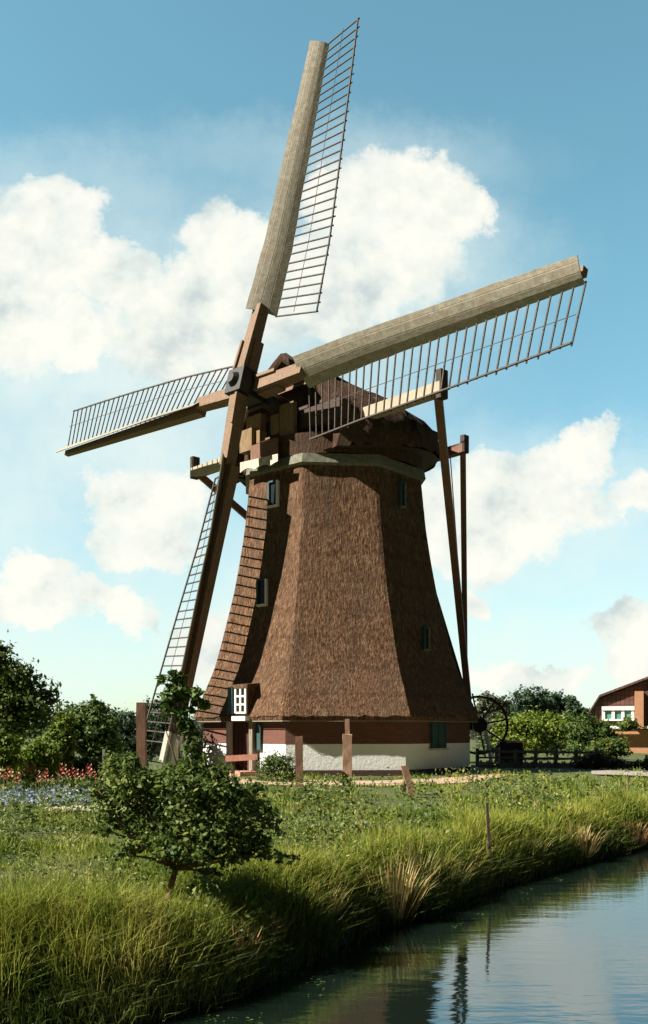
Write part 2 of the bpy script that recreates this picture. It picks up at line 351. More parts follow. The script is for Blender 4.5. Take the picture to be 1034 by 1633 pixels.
# thatched body: flaring profile, eight faces, uneven surface
TT = np.array([0, .092, .186, .281, .383, .517, .654, .787, 1]); RR = np.array([5.161, 4.83, 4.47, 4.235, 4.01, 3.73, 3.52, 3.35, 3.168])
_tf = np.linspace(-.06, 1.06, 225); _rf = np.interp(_tf, TT, RR); _rf[_tf < 0] = 5.161 - 3.6 * _tf[_tf < 0]; _rf[_tf > 1] = 3.168 - .85 * (_tf[_tf > 1] - 1)
for _ in range(3): _rf[4:-4] = np.convolve(_rf, np.ones(9) / 9, 'valid')
def prof(t): return np.interp(np.asarray(t, float), _tf, _rf)
NR, NC = 110, 22
V, Fc = [], []
for i in range(NR + 1):
    t = i / NR; z = ZE + (ZT - ZE) * t; r = float(prof(t)); c8 = octa(r, z)
    for k in range(8):
        p, q = c8[k], c8[(k + 1) % 8]; nm = (p + q) / 2 - MC; nm[2] = 0; nm /= np.linalg.norm(nm)
        for j in range(NC):
            fr = j / NC; e = -.02 if j == 0 else rng.normal(0, .002) + .008 * math.sin(fr * 9 + k * 2 + i * .05)
            V.append(p + (q - p) * fr + nm * e + UZ * (rng.normal(0, .02) if i == 0 else 0))
W_ = 8 * NC
for i in range(NR):
    for j in range(W_): Fc.append((i * W_ + j, i * W_ + (j + 1) % W_, (i + 1) * W_ + (j + 1) % W_, (i + 1) * W_ + j))
body = MB(); body.add(V, Fc)
lo = octa(RE - .06, ZE - .13); li = octa(RW - .05, ZE + .02)
body.add(octa(RE - .012, ZE + .01) + lo + li, [(k, (k + 1) % 8, 8 + (k + 1) % 8, 8 + k) for k in range(8)] + [(8 + k, 8 + (k + 1) % 8, 16 + (k + 1) % 8, 16 + k) for k in range(8)])
body = body.build('thatched_body', M['thatch'], mill)
o = octa_ring(RE - .05, ZE - .165, RE - .05, ZE - .131, 'eave_board', M['fence'], mill)
octa_ring(RT + .16, ZT + .0, RT + .10, ZT + .30, 'curb_ring', M['curb'], mill, True)
octa_ring(RT + .0, ZT - .06, RT + .16, ZT - .001, 'curb_soffit', M['curb'], mill)
# the upper tower skirt between curb and cap
mb = MB(); n = 48
for r, z in ((RT - .02, ZT + .302), (RT - .05, ZT + 1.0)):
    mb.v += [tuple(MC + np.array([r * math.sin(2 * math.pi * k / n), -r * math.cos(2 * math.pi * k / n), z])) for k in range(n)]
mb.f += [(k, (k + 1) % n, n + (k + 1) % n, n + k) for k in range(n)]
mb.build('cap_skirt', M['thatch_cap'], mill, True)

# ---- cap
cap_o = None
ZB0 = ZT + .42
def zb(a): return float(np.interp(a, [-3.9, 0, 2.45], [11.02, 10.62, 10.36]))
def cap_w(a): return 3.66 * max(0., 1 - (abs(a + .05) / 3.9) ** 2.1) ** .58
def cap_zr(a): return float(np.interp(a, [-3.9, -3.75, -3.4, -2.9, -2.2, -.4, 2.1, 2.7], [11.2, 11.6, 12.2, 12.65, 13.05, 13.66, 14.07, 14.15]))
SB = [1.0, 1.02, .97, .86, .70, .50, .31, .14, 0.]; SZ = [0, .14, .3, .45, .59, .72, .835, .925, 1]
stations = list(np.linspace(-3.93, 2.45, 34))
V, Fc = [], []; K = 2 * len(SB) - 1
for a in stations:
    w_ = cap_w(a); zr = cap_zr(a)
    ZB = zb(a); prof_ = [(x * w_, ZB + (zr - ZB) * zz) for x, zz in zip(SB, SZ)]
    ring = prof_ + [(-x, zz) for x, zz in prof_[-2::-1]]
    for x, zz in ring:
        shrink = 1 if zz < ZB + .2 else 1
        lean = 0 if a < 2 else -(zz - ZB) * .0
        V.append(cap(a + lean, x, zz) + rng.normal(0, .045, 3))
for i in range(len(stations) - 1):
    for j in range(K - 1): Fc.append((i * K + j, i * K + j + 1, (i + 1) * K + j + 1, (i + 1) * K + j))
mb = MB(); mb.add(V, Fc)
# thick front verge of thatch: an inner rim
a = stations[-1]; w_ = cap_w(a); zr = cap_zr(a)
outer = V[-K:]
prof_ = [(x * (w_ - .28), ZB + (zr - .32 - ZB) * zz) for x, zz in zip(SB, SZ)]
inner = [cap(a - .05, x, zz) for x, zz in prof_ + [(-x, zz) for x, zz in prof_[-2::-1]]]
back = [cap(a - .7, x, zz) for x, zz in prof_ + [(-x, zz) for x, zz in prof_[-2::-1]]]
mb.add(outer + inner + back, [(j, j + 1, K + j + 1, K + j) for j in range(K - 1)] + [(K + j, K + j + 1, 2 * K + j + 1, 2 * K + j) for j in range(K - 1)])
cap_o = mb.build('cap', M['thatch_cap'], mill, True)
# floor and front boards of the cap
mb = MB(); n = 40
mb.add([cap(a_, s_ * cap_w(a_) * .97, zb(a_) + .03) for a_ in np.linspace(-3.8, 2.4, n) for s_ in (-1, 1)], [(2 * i, 2 * i + 1, 2 * i + 3, 2 * i + 2) for i in range(n - 1)])
mb.build('cap_floor', M['dark_wood'], cap_o)
mb = MB(); a_ = 1.85; ww = cap_w(2.4) - .26
zs = np.linspace(ZB + .05, cap_zr(2.1) - .35, 14)
for i in range(13):                                       # weather boards, each one a little proud of the next
    def hw(z):
        tz = (z - ZB) / (cap_zr(2.1) - .32 - ZB); return ww * float(np.interp(tz, SZ, SB))
    z0, z1 = zs[i], zs[i + 1]
    mb.add([cap(a_ + .04, -hw(z0), z0), cap(a_ + .04, hw(z0), z0), cap(a_, hw(z1), z1), cap(a_, -hw(z1), z1), cap(a_, -hw(z0), z0), cap(a_, hw(z0), z0)], [(0, 1, 2, 3), (0, 1, 5, 4)])
mb.build('front_boards', M['dark_wood'], cap_o)
mb = MB()                                                 # gable boards below the front apex
for i in range(7):
    z0 = 12.75 + i * .16; hw0 = (14.0 - z0) * 1.35; hw1 = (14.0 - z0 - .16) * 1.35
    mb.add([cap(2.36 - i * .03, -hw0, z0), cap(2.36 - i * .03, hw0, z0), cap(2.3 - i * .03, hw1, z0 + .16), cap(2.3 - i * .03, -hw1, z0 + .16)], [(0, 1, 2, 3)])
mb.build('gable_boards', M['brown_wood'], cap_o)
mb = MB(); mb.beam(cap(2.25, -2.9, 11.55), cap(2.25, 2.9, 11.55), .5, .62); mb.build('breast_beam', M['dark_wood'], cap_o)
def cap_board(x0, y0, x1, y1, a, thick, m, name):
    p = cap_px(x0, y0, a); q = cap_px(x1, y1, a); c = (p + q) / 2; hb = abs((q - p) @ SX) / 2; hz = abs(q[2] - p[2]) / 2
    mb = MB(); mb.frame(c, SX, NH, UZ, hb, thick / 2, hz); return mb.build(name, m, cap_o)
cap_board(449, 648, 471, 694, 2.75, .16, M['yellow_wood'], 'front_plank')
cap_board(434, 664, 447, 690, 2.72, .12, M['yellow_wood'], 'front_plank')
cap_board(388, 690, 407, 718, 3.1, .3, M['yellow_wood'], 'front_block')
cap_board(411, 690, 420, 707, 2.95, .3, M['yellow_wood'], 'front_block')
cap_board(397, 668, 420, 688, 2.8, .22, M['yellow_wood'], 'bearing_block')
cap_board(402, 712, 442, 733, 3.3, .12, M['brown_wood'], 'front_board')
cap_board(427, 700, 434, 716, 2.93, .2, M['yellow_wood'], 'front_block')
mb = MB()                                                 # the cream painted valance hanging under the front, with a scalloped lower edge
p0, p1 = cap_px(385, 742, 3.42), cap_px(445, 728, 3.42); nV = 24; V = []
for i in range(nV + 1):
    t = i / nV; c = p0 + (p1 - p0) * t; sc = .1 * abs(math.sin(t * math.pi * 2.5))
    for dn in (0, .05): V += [c + NH * dn + UZ * .08, c + NH * dn - UZ * (.26 - sc)]
fs = []
for i in range(nV):
    q = 4 * i; fs += [(q + 2, q + 3, q + 7, q + 6), (q, q + 4, q + 5, q + 1), (q + 1, q + 5, q + 7, q + 3), (q, q + 2, q + 6, q + 4)]
mb.add(V, fs); mb.build('valance', M['cream'], cap_o)
mb = MB(); mb.tube(HUB - NF * 3.6, HUB + NF * .1, .33, .3, 16); mb.build('windshaft', M['dark_wood'], mill, True)
mb = MB(); mb.frame(HUB, SX * math.cos(RHO) + UP * -math.sin(RHO), UP * math.cos(RHO) + SX * math.sin(RHO), NF, .40, .40, .56)
mb.tube(HUB + NF * .5, HUB + NF * .72, .3, .16, 14); mb.frame(HUB - NF * .55, SX, UP, NF, .46, .46, .08)
mb.build('poll_end', M['iron'], mill)

# ---- the four sails
def tw(r): return .012 + (.446 - .012) * max(0, (RTIP - r) / (RTIP - RIN)) ** 1.0
def trail(r): return 1.736 + (2.03 - 1.736) * (RTIP - r) / (RTIP - RIN)
NB = 32
def twl(r): return .95 - .15 * (r - RIN) / (RTIP - RIN)
def sail(k):
    th = RHO + k * math.pi / 2
    dr = UP * math.cos(th) + SX * math.sin(th); tr = -UP * math.sin(th) + SX * math.cos(th)
    off = .26 if k % 2 == 0 else -.2
    def P(r, q, h=0):
        w_ = tw(r); return HUB + dr * r + (tr * math.cos(w_) - NF * math.sin(w_)) * q + (NF * math.cos(w_) + tr * math.sin(w_)) * h + NF * off * max(0, 1 - r / 5)
    def PL(r, q, h=0):
        w_ = twl(r); return HUB + dr * r + (tr * math.cos(w_) - NF * math.sin(w_)) * q + (NF * math.cos(w_) + tr * math.sin(w_)) * h + NF * off * max(0, 1 - r / 5)
    root = MB(); root.beam(P(0, 0), P(RIN + .2, 0), .42, .46, NF, .36, .38); root.beam(P(RIN + .2, -.06, -.17), P(RTIP - .06, -.12, -.13), .34, .34, NF, .2, .2)
    # clamps and wedges where the stock meets the poll end
    root.beam(P(.45, -.26), P(1.45, -.24), .1, .34, NF); root.beam(P(.45, .26), P(1.5, .24), .1, .34, NF)
    root = root.build('sail', M['stock'], mill)
    # streamlined leading edge of sheet metal wrapped round the stock
    mb = MB(); st = np.linspace(RIN, RTIP - .02, 26); sec = []
    for r in st:
        t = (r - RIN) / (RTIP - RIN); l = .49 - .08 * t; e = .56 + (.25 - .56) * t; w1, w2 = rng.normal(0, .006, 2)
        sec.append([PL(r, q, h + .03) for q, h in ((-l + w1, -.01), (-l + w1, .015), (-l * .6, .05), (-l * .1, .07), (e * .4, .055), (e + w2, .01), (e + w2, -.015), (e * .4, .03), (-l * .1, .045), (-l * .6, .025))])
    n = len(sec[0]); mb.add([p for s_ in sec for p in s_], [(i * n + j, i * n + (j + 1) % n, (i + 1) * n + (j + 1) % n, (i + 1) * n + j) for i in range(len(st) - 1) for j in range(n)] + [tuple(range((len(st) - 1) * n, len(st) * n))])
    # dark wooden end rib at the inner end, open shell behind
    le = mb.build('leading_edge', M['sheet'], root)
    V_ = np.array([v.co for v in le.data.vertices]); uvl = le.data.uv_layers.new(name='UVMap')
    for p_ in le.data.polygons:
        for li in p_.loop_indices:
            vi = le.data.loops[li].vertex_index; ir, jq = divmod(vi, n); uvl.data[li].uv = (st[ir], (0, .02, .3, .5, .75, 1, 1.02, .75, .5, .3)[jq])
    mb = MB(); mb.add(sec[0], [tuple(range(n))]); mb.build('end_rib', M['dark_wood'], root)
    # lattice
    mb = MB()
    for i in range(NB):
        r = RIN + (RTIP - RIN) * i / (NB - 1); t = i / (NB - 1)
        jit = random.uniform(-.035, .035) if 0 < i < NB - 1 else 0
        e_ = .56 + (.25 - .56) * t; mb.beam(PL(r + jit * .4, e_ - .05, .0), P(r + jit * .5, trail(r) + random.uniform(.02, .09), -.01), .037, .037, NF)
    for qf, th_ in ((1., .045), (.6, .014)):
        for i in range(NB - 1):
            r0 = RIN + (RTIP - RIN) * i / (NB - 1); r1 = RIN + (RTIP - RIN) * (i + 1) / (NB - 1)
            mb.beam(P(r0, trail(r0) * qf, .015), P(r1, trail(r1) * qf, .015), th_, th_, NF)
    mb.build('lattice', M['lath'], root)
    if k == 2:
        mb = MB(); mb.beam(P(RTIP - .95, -.12, -.14), P(RTIP + .02, -.12, -.14), .25, .25, NF, .24, .24); mb.beam(PL(RTIP - .95, -.06, .055), PL(RTIP + .02, -.06, .055), .86, .13, NF * math.cos(twl(12)) + tr * math.sin(twl(12))); mb.build('painted_tip', M['white_paint'], root)
    return root
for k in range(4): sail(k)

# ---- tail
mb = MB(); mb.beam(cap(1.5, -6.25, 11.42), cap(1.5, 6.25, 11.5), .34, .36); mb.build('crossbeam', M['pale_wood'], mill)
for s_ in (-1, 1):
    mb = MB(); mb.frame(cap(1.5, s_ * 6.2, 11.62), SX, NH, UZ, .1, .16, .42); mb.build('beam_end_block', M['dark_wood'], mill)
mb = MB(); mb.beam(cap(-2.7, -3.75, 11.05), cap(-2.7, 3.75, 11.12), .3, .32); mb.build('crossbeam', M['brown_wood'], mill)
for s_ in (-1, 1):
    mb = MB(); mb.frame(cap(-2.7, s_ * 3.72, 11.25), SX, NH, UZ, .09, .13, .3); mb.build('beam_end_block', M['dark_wood'], mill)
TP = cap(-7.95, 0, 1.5)
mb = MB(); mb.beam(cap(-3.0, 0, 11.5), TP, .36, .4, (1, 0, 0), .32, .34); mb.build('tail_pole', M['dark_wood'], mill)
for s_ in (-1, 1):
    mb = MB(); mb.beam(cap(1.5, s_ * 6.05, 11.4), cap(-7.35, s_ * .24, 2.6), .24, .24); mb.build('brace', M['brown_wood'], mill)
    mb = MB(); mb.beam(cap(-2.7, s_ * 3.65, 11.05), cap(-7.2, s_ * .2, 3.1), .2, .2); mb.build('brace', M['brown_wood'], mill)
mb = MB(); mb.tube(cap(-2.75, 3.05, 11.0), cap(-5.2, 1.55, 6.4), .02, .02, 5); mb.build('rope', M['rope'], mill)
# capstan wheel on the tail, seen face on
mb = MB(); n = 40; wc = cap(-7.95, .3, 1.62); RWH = 1.16
ax = np.array([1., 0, 0]); 
for k in range(n):
    t0, t1 = 2 * math.pi * k / n, 2 * math.pi * (k + 1) / n
    mb.beam(wc + ax * RWH * math.cos(t0) + UZ * RWH * math.sin(t0), wc + ax * RWH * math.cos(t1) + UZ * RWH * math.sin(t1), .1, .1, (0, 1, 0))
for k in range(4):
    t = math.pi * k / 4 + .2; d_ = ax * math.cos(t) + UZ * math.sin(t)
    mb.beam(wc - d_ * (RWH + .16), wc + d_ * (RWH + .16), .06, .06, (0, 1, 0))
wh = mb.build('capstan_wheel', M['dark_wood'], mill)
mb = MB(); mb.tube(wc - np.array([0, .35, 0]), wc + np.array([0, .35, 0]), .3, .3, 14); mb.build('drum', M['iron'], wh)
mb = MB(); mb.beam(wc + np.array([.25, -.2, -.25]), wc + np.array([.5, -.3, -1.75]), .12, .12); mb.build('support_leg', M['white_paint'], mill)

# ---- doors and windows of the tower
def surf_pt(px, py, k):                                  # the thatch surface of face k under a photo pixel
    t = OY + rad(45 * k); nrm = np.array([math.sin(t), -math.cos(t), 0]); d = np.array([(px - 517) / F, 1, -(py - HOR) / F])
    for y in np.linspace(25, 40, 4000):
        p = np.array([0, 0, EYE]) + d * y; tt = (p[2] - ZE) / (ZT - ZE)
        if (p - MC) @ nrm - float(prof(np.clip(tt, 0, 1))) * math.cos(rad(22.5)) < 0: return p
def thatch_window(k, px, y0, y1, wdt, mj):
    t = OY + rad(45 * k); nrm = np.array([math.sin(t), -math.cos(t), 0]); tan = np.array([math.cos(t), math.sin(t), 0])
    p, q = surf_pt(px, y0, k), surf_pt(px, y1, k); up = p - q; L = np.linalg.norm(up); up = up / L; nn = np.cross(tan, up); nn = nn if nn @ nrm > 0 else -nn
    c = (p + q) / 2
    fr = MB()
    fr.frame(c + tan * (wdt / 2) + nn * .03, tan, nn, up, .035, .07, L / 2); fr.frame(c - up * (L / 2 - .02) + nn * .03, tan, nn, up, wdt / 2 + .03, .09, .025)
    fr = fr.build('tower_window', mj, mill)
    g = MB(); g.frame(c + nn * .02, tan, nn, up, wdt / 2 - .04, .02, L / 2 - .06); g.build('pane', M['glass'], fr)
    g = MB(); g.frame(c - tan * (wdt / 2) + nn * .03, tan, nn, up, .035, .08, L / 2 - .01); g.frame(c + up * (L / 2 - .02) + nn * .03, tan, nn, up, wdt / 2 - .037, .08, .03); g.build('dark_jamb', M['teal'], fr)
thatch_window(-1, 438, 768, 809, .38, M['white_paint'])
thatch_window(-1, 420, 925, 967, .38, M['white_paint'])
thatch_window(1, 640, 769, 810, .26, M['curb'])
thatch_window(1, 678, 1001, 1038, .26, M['curb'])
# dormer with a white lattice window at the foot of the left thatch
pb = surf_pt(384, 1139, -1); cF, tan, nrm = face_frame(-1, RE)
u0 = (pb - cF) @ tan; base = cF + tan * (u0 + .1) - nrm * .25; base[2] = 0
dm = MB(); z0, z1 = ZE + .06, ZE + .95
def dp(u, d_, z): q = base + tan * u + nrm * d_; return np.array([q[0], q[1], z])
hw_ = .25
dm.add([dp(-hw_, .28, z0), dp(hw_, .28, z0), dp(hw_, .22, z1), dp(-hw_, .22, z1), dp(-hw_, -1.0, z0), dp(hw_, -1.0, z0), dp(hw_, -1.0, z1 + .1), dp(-hw_, -1.0, z1 + .1)], [(0, 3, 7, 4), (1, 5, 6, 2), (3, 2, 6, 7), (0, 1, 2, 3), (0, 4, 5, 1)])
dm = dm.build('dormer', M['thatch'], mill)
mb = MB(); mb.frame(dp(-.46, .31, (z0 + z1) / 2), tan * .94 + nrm * .34, nrm * .94 - tan * .34, UZ, .17, .025, (z1 - z0) / 2 - .02); mb.build('shutter', M['teal'], dm)
mb = MB()
for u in (-.22, 0, .22): mb.frame(dp(u, .31, (z0 + z1) / 2), tan, nrm, UZ, .035, .03, (z1 - z0) / 2 - .05)
for i in range(4): mb.frame(dp(0, .302, z0 + .06 + (z1 - z0 - .12) * i / 3), tan, nrm, UZ, .23, .027, .028)
mb.build('window_frame', M['white_paint'], dm)
mb = MB(); mb.frame(dp(0, .286, (z0 + z1) / 2), tan, nrm, UZ, .21, .012, (z1 - z0) / 2 - .06); mb.build('pane', M['glass'], dm)
mb = MB(); mb.frame(dp(0, -.28, z1 + .06), tan, (nrm * .97 + UZ * -.1), UZ, .34, .66, .06); mb.build('dormer_roof', M['thatch'], dm)
mb = MB(); mb.frame(dp(.0, .30, z0 - .12), tan, nrm, UZ, .3, .12, .07); mb.build('sill', M['white_paint'], dm)
# door in the left wall, with jamb post and step
cW, tan, nrm = face_frame(-1, RW)
def wp(px, py, k, d_=0):
    c_, t_, n2 = face_frame(k, RW); p = ray_plane(px, py, n2, c_ @ n2); return p + n2 * d_
pd = wp(389, 1190, -1); u0 = (pd - cW) @ tan
def fw(u, d_, z): q = cW + tan * u + nrm * d_; return np.array([q[0], q[1], z])
mb = MB(); mb.frame(fw(u0, .03, .86), tan, nrm, UZ, .44, .03, .86); dr_ = mb.build('door', M['door'], mill)
mb = MB(); mb.frame(fw(u0 + .3, .08, .9), tan, nrm, UZ, .02, .02, .09); mb.build('handle', M['iron'], dr_)
mb = MB()
for i in range(5): mb.frame(fw(u0 - .36 + .18 * i, .066, .86), tan, nrm, UZ, .006, .006, .83)
mb.build('plank_joints', M['iron'], dr_)
for s_, m_ in ((-.52, 'concrete'), (.5, 'fence')):
    mb = MB(); mb.frame(fw(u0 + s_, .1, .88), tan, nrm, UZ, .075, .1, .9); mb.build('door_jamb', M[m_], mill)
mb = MB(); mb.frame(fw(u0 + .02, .09, 1.79), tan, nrm, UZ, .6, .09, .05); mb.build('lintel', M['white_paint'], mill)
mb = MB(); mb.frame(fw(u0 + .72, .05, 1.2), tan, nrm, UZ, .09, .03, .42); mb.build('shutter', M['leaf_yel'] if False else M['teal'], mill)
# green shuttered window in the right wall
cW2, tan2, nrm2 = face_frame(1, RW); p = wp(697, 1171, 1); u2 = (p - cW2) @ tan2
q0, q1 = wp(697, 1149, 1), wp(697, 1193, 1); hz = (q0[2] - q1[2]) / 2; zc = (q0[2] + q1[2]) / 2
def fw2(u, d_, z): q = cW2 + tan2 * u + nrm2 * d_; return np.array([q[0], q[1], z])
sh = MB(); sh.frame(fw2(u2, .045, zc), tan2, nrm2, UZ, .4, .035, hz); sh = sh.build('window', M['teal'], mill)
mb = MB()
for u in (-.37, 0, .37): mb.frame(fw2(u2 + u, .095, zc), tan2, nrm2, UZ, .025, .015, hz - .01)
for zz in (-1, -.33, .33, 1): mb.frame(fw2(u2, .09, zc + zz * (hz - .03)), tan2, nrm2, UZ, .39, .012, .02)
mb.build('shutter_ledges', M['teal'], sh)
mb = MB(); mb.frame(fw2(u2, .08, zc - hz - .03), tan2, nrm2, UZ, .46, .09, .03); mb.build('sill', M['concrete'], sh)

# ------------------------------------------------------------------ foliage
def leaf_cloud(C, N, size, flat=.0, asp=.5):
    """leaf-shaped quads at points C with normals N"""
    n = len(C); N = N / np.linalg.norm(N, axis=1, keepdims=True)
    t = rng.normal(size=(n, 3)); t -= (t * N).sum(1, keepdims=True) * N; t /= np.linalg.norm(t, axis=1, keepdims=True)
    b_ = np.cross(N, t); sz = (size * rng.gamma(9, 1 / 9, n).clip(.4, 1.9))[:, None]
    V = np.stack([C - t * sz, C - b_ * sz * asp + N * sz * .12, C + t * sz, C + b_ * sz * asp + N * sz * .12], 1).reshape(-1, 3)
    return V, np.arange(4 * n).reshape(n, 4)
def blob_leaves(blobs, n, size, hollow=.55, asp=.5, upbias=.5):
    """clumps of leaves: blobs = (x,y,z,rx,ry,rz); each blob is itself broken into twig clumps"""
    B = np.array(blobs, float); wgt = (B[:, 3] * B[:, 4] * B[:, 5]) ** (2 / 3); cnt = np.maximum(8, (n * wgt / wgt.sum()).astype(int)); Cs, Ns = [], []
    for bb, c in zip(B, cnt):
        nt_ = max(5, int(c / 26)); d = rng.normal(size=(nt_, 3)); d /= np.linalg.norm(d, axis=1, keepdims=True)
        rr = rng.uniform(hollow ** 3, 1.0, nt_) ** (1 / 3); rr *= np.where(rng.random(nt_) < .2, rng.uniform(1.05, 1.5, nt_), rng.uniform(.7, 1.15, nt_))
        tc = bb[:3] + d * bb[3:6] * rr[:, None]
        k = rng.integers(0, nt_, c); sp = .2 * bb[3:6].mean() * (0.55 + .9 * rng.random(nt_))[k]
        pos = tc[k] + rng.normal(size=(c, 3)) * sp[:, None] * np.array([1, 1, .75])
        nn = d[k] * .6 + rng.normal(size=(c, 3)) * .6 + np.array([0, 0, upbias]); Cs.append(pos); Ns.append(nn)
    C = np.concatenate(Cs); N = np.concatenate(Ns); return leaf_cloud(C, N, size, asp=asp)
def crown(name, blobs, n, size, m, parent, zmin=None, **kw):
    V, Fc = blob_leaves(blobs, n, size, **kw)
    if zmin is not None:
        keep = V.reshape(-1, 4, 3)[:, :, 2].min(1) > zmin; V = V.reshape(-1, 4, 3)[keep].reshape(-1, 3); Fc = np.arange(len(V)).reshape(-1, 4)
    return np_mesh(name, V, Fc, 4, m, parent, origin=tuple(parent.location))
def limbs(base, blobs, r, parent, m, fork=.35, name='trunk', lean=None):
    mb = MB(); base = np.array(base, float); bl = np.array(blobs)[:, :3]; top = bl.mean(0); jn = base + (top - base) * fork
    if lean is not None: jn = np.array(lean, float)
    mid = base + (jn - base) * .5 + rng.normal(0, .04, 3) * np.linalg.norm(jn - base)
    mb.path([base - UZ * .15, mid, jn], [r, r * .85, r * .7], 8)
    for c in bl:
        k1 = jn + (c - jn) * .5 + rng.normal(0, .06, 3) * np.linalg.norm(c - jn); mb.path([jn, k1, c], [r * .55, r * .35, r * .12], 6)
    return mb.build(name, m, parent, True, origin=tuple(parent.location))
def tree(name, label, cat, px, y, blobs_px, n, size, m, group=None, r=.1, bark='bark', fork=.35, zmin=True, dep=None, lean=None, **kw):
    """blobs given as photo column, row, radius across, radius up (photo pixels at that depth) and depth offset"""
    g0 = ga(px, y); t = thing(name, label, cat, g0, group); sc = y / F; bl = []
    for bp in blobs_px:
        x_, y_, rx, rz = bp[:4]; dy = bp[4] if len(bp) > 4 else 0
        p = at(x_, y_, y + dy); bl.append((*p, rx * sc, max(rx * sc * .8, .1), rz * sc))
    limbs(g0, bl, r, t, M[bark], fork, lean=lean)
    crown('crown', bl, n, size, M[m], t, zmin=(g0[2] + .02) if zmin else None, **kw); return t

# foreground dark bush on a leaning stem
tree('bush', 'big dark leafy bush on a leaning brown stem at the near bank', 'bush', 263, 8.5,
     [(275, 1290, 75, 60), (210, 1270, 55, 45, .1), (190, 1235, 38, 32), (225, 1345, 46, 28), (300, 1352, 56, 30, -.1), (340, 1300, 60, 50), (365, 1350, 50, 24), (400, 1310, 42, 40, .1), (415, 1358, 40, 14), (240, 1248, 42, 28), (320, 1250, 50, 34), (175, 1290, 28, 30), (370, 1265, 45, 30), (305, 1212, 22, 22), (447, 1366, 24, 6), (432, 1292, 20, 9), (152, 1252, 14, 16), (168, 1322, 20, 10), (398, 1256, 24, 10), (352, 1236, 16, 16), (212, 1222, 12, 20), (192, 1362, 24, 8), (330, 1392, 22, 8), (268, 1225, 12, 26), (420, 1335, 30, 8)],
     15500, .025, 'leaf_dark', r=.036, bark='brown_bark', lean=at(281, 1385, 8.5), hollow=.3)
# slender sapling beside the bottom sail
tree('sapling', 'slender leafy sapling growing in front of the lowest sail', 'sapling', 283, 18,
     [(262, 1095, 12, 24), (285, 1090, 14, 26), (270, 1120, 16, 24), (292, 1125, 16, 26), (305, 1105, 20, 9), (318, 1122, 18, 8), (298, 1152, 14, 24), (304, 1180, 14, 26), (306, 1205, 14, 24)],
     1700, .07, 'leaf_mid', r=.035, hollow=.2)
# round shrub by the wall
tree('shrub', 'small round green shrub beside the dark gatepost', 'shrub', 443, 25.5, [(443, 1226, 30, 26), (426, 1234, 18, 18), (461, 1234, 18, 18), (443, 1245, 30, 14), (435, 1215, 18, 14), (452, 1216, 18, 14)], 6000, .035, 'leaf_mid', r=.05, hollow=.5)
# left garden trees
tree('tree', 'broad dark tree at the left edge with spreading upper branches', 'tree', -20, 24,
     [(-30, 1080, 60, 50), (10, 1075, 40, 30), (45, 1092, 34, 20), (75, 1108, 28, 11), (30, 1120, 50, 26), (-10, 1125, 50, 40), (50, 1140, 34, 24), (5, 1040, 20, 20), (-50, 1030, 40, 40), (15, 1160, 45, 22)],
     12000, .06, 'leaf_dark', group='garden trees on the left', r=.17, fork=.5, hollow=.35)
tree('tree', 'bushy mid green tree right of the dark spreading tree', 'tree', 138, 30,
     [(125, 1140, 34, 22), (155, 1128, 24, 18), (105, 1152, 34, 22), (145, 1165, 40, 26), (100, 1178, 34, 26), (170, 1158, 26, 28), (148, 1118, 10, 12), (150, 1200, 40, 24), (180, 1190, 26, 26)],
     10000, .06, 'leaf_mid', group='garden trees on the left', r=.14, hollow=.35)
tree('tree', 'grey green tree between the bushy tree and the stub post', 'tree', 200, 33,
     [(195, 1155, 30, 24), (215, 1165, 28, 24), (180, 1170, 24, 28), (205, 1190, 36, 24), (232, 1185, 22, 24)],
     9000, .06, 'leaf_blue', group='garden trees on the left', r=.12, hollow=.35)
tree('tree', 'low tree with pale leaves behind the stub post and sail lattice', 'tree', 262, 38,
     [(262, 1150, 34, 26), (240, 1140, 22, 20), (290, 1165, 30, 24), (310, 1185, 28, 24), (270, 1185, 36, 22), (255, 1125, 16, 12)],
     9000, .065, 'leaf_blue', group='garden trees on the left', r=.12, hollow=.35)
tree('tree', 'dark rounded tree close against the left end of the white wall', 'tree', 312, 31,
     [(308, 1180, 22, 24), (295, 1200, 24, 22), (318, 1205, 18, 26), (300, 1222, 28, 18)],
     6000, .05, 'leaf_grey', group='garden trees on the left', r=.1, hollow=.35)
for px, y, bl, lab in ((60, 23, [(60, 1205, 32, 20), (40, 1215, 24, 18), (80, 1212, 20, 20), (62, 1188, 22, 14)], 'yellow green bush under the dark tree at the left edge'),
                       (8, 22, [(8, 1205, 20, 22), (20, 1190, 14, 14), (0, 1180, 14, 12)], 'small yellow green bush cut by the left edge of the picture'),
                       (100, 26, [(100, 1190, 18, 24), (92, 1168, 12, 18), (106, 1160, 10, 18)], 'narrow upright yellow bush below the bushy mid green tree')):
    tree('bush', lab, 'bush', px, y, bl, 4000, .05, 'leaf_yel', group='yellow green garden bushes', r=.05, hollow=.35)
# dark hedge bottom between garden bushes and flower bed
tree('hedge', 'low dark hedge behind the red flowers in the garden', 'hedge', 80, 25,
     [(x_, 1222 + (x_ * 7 % 9), 22, 18) for x_ in range(-20, 180, 22)], 4500, .075, 'leaf_dark', r=.03, hollow=.3)
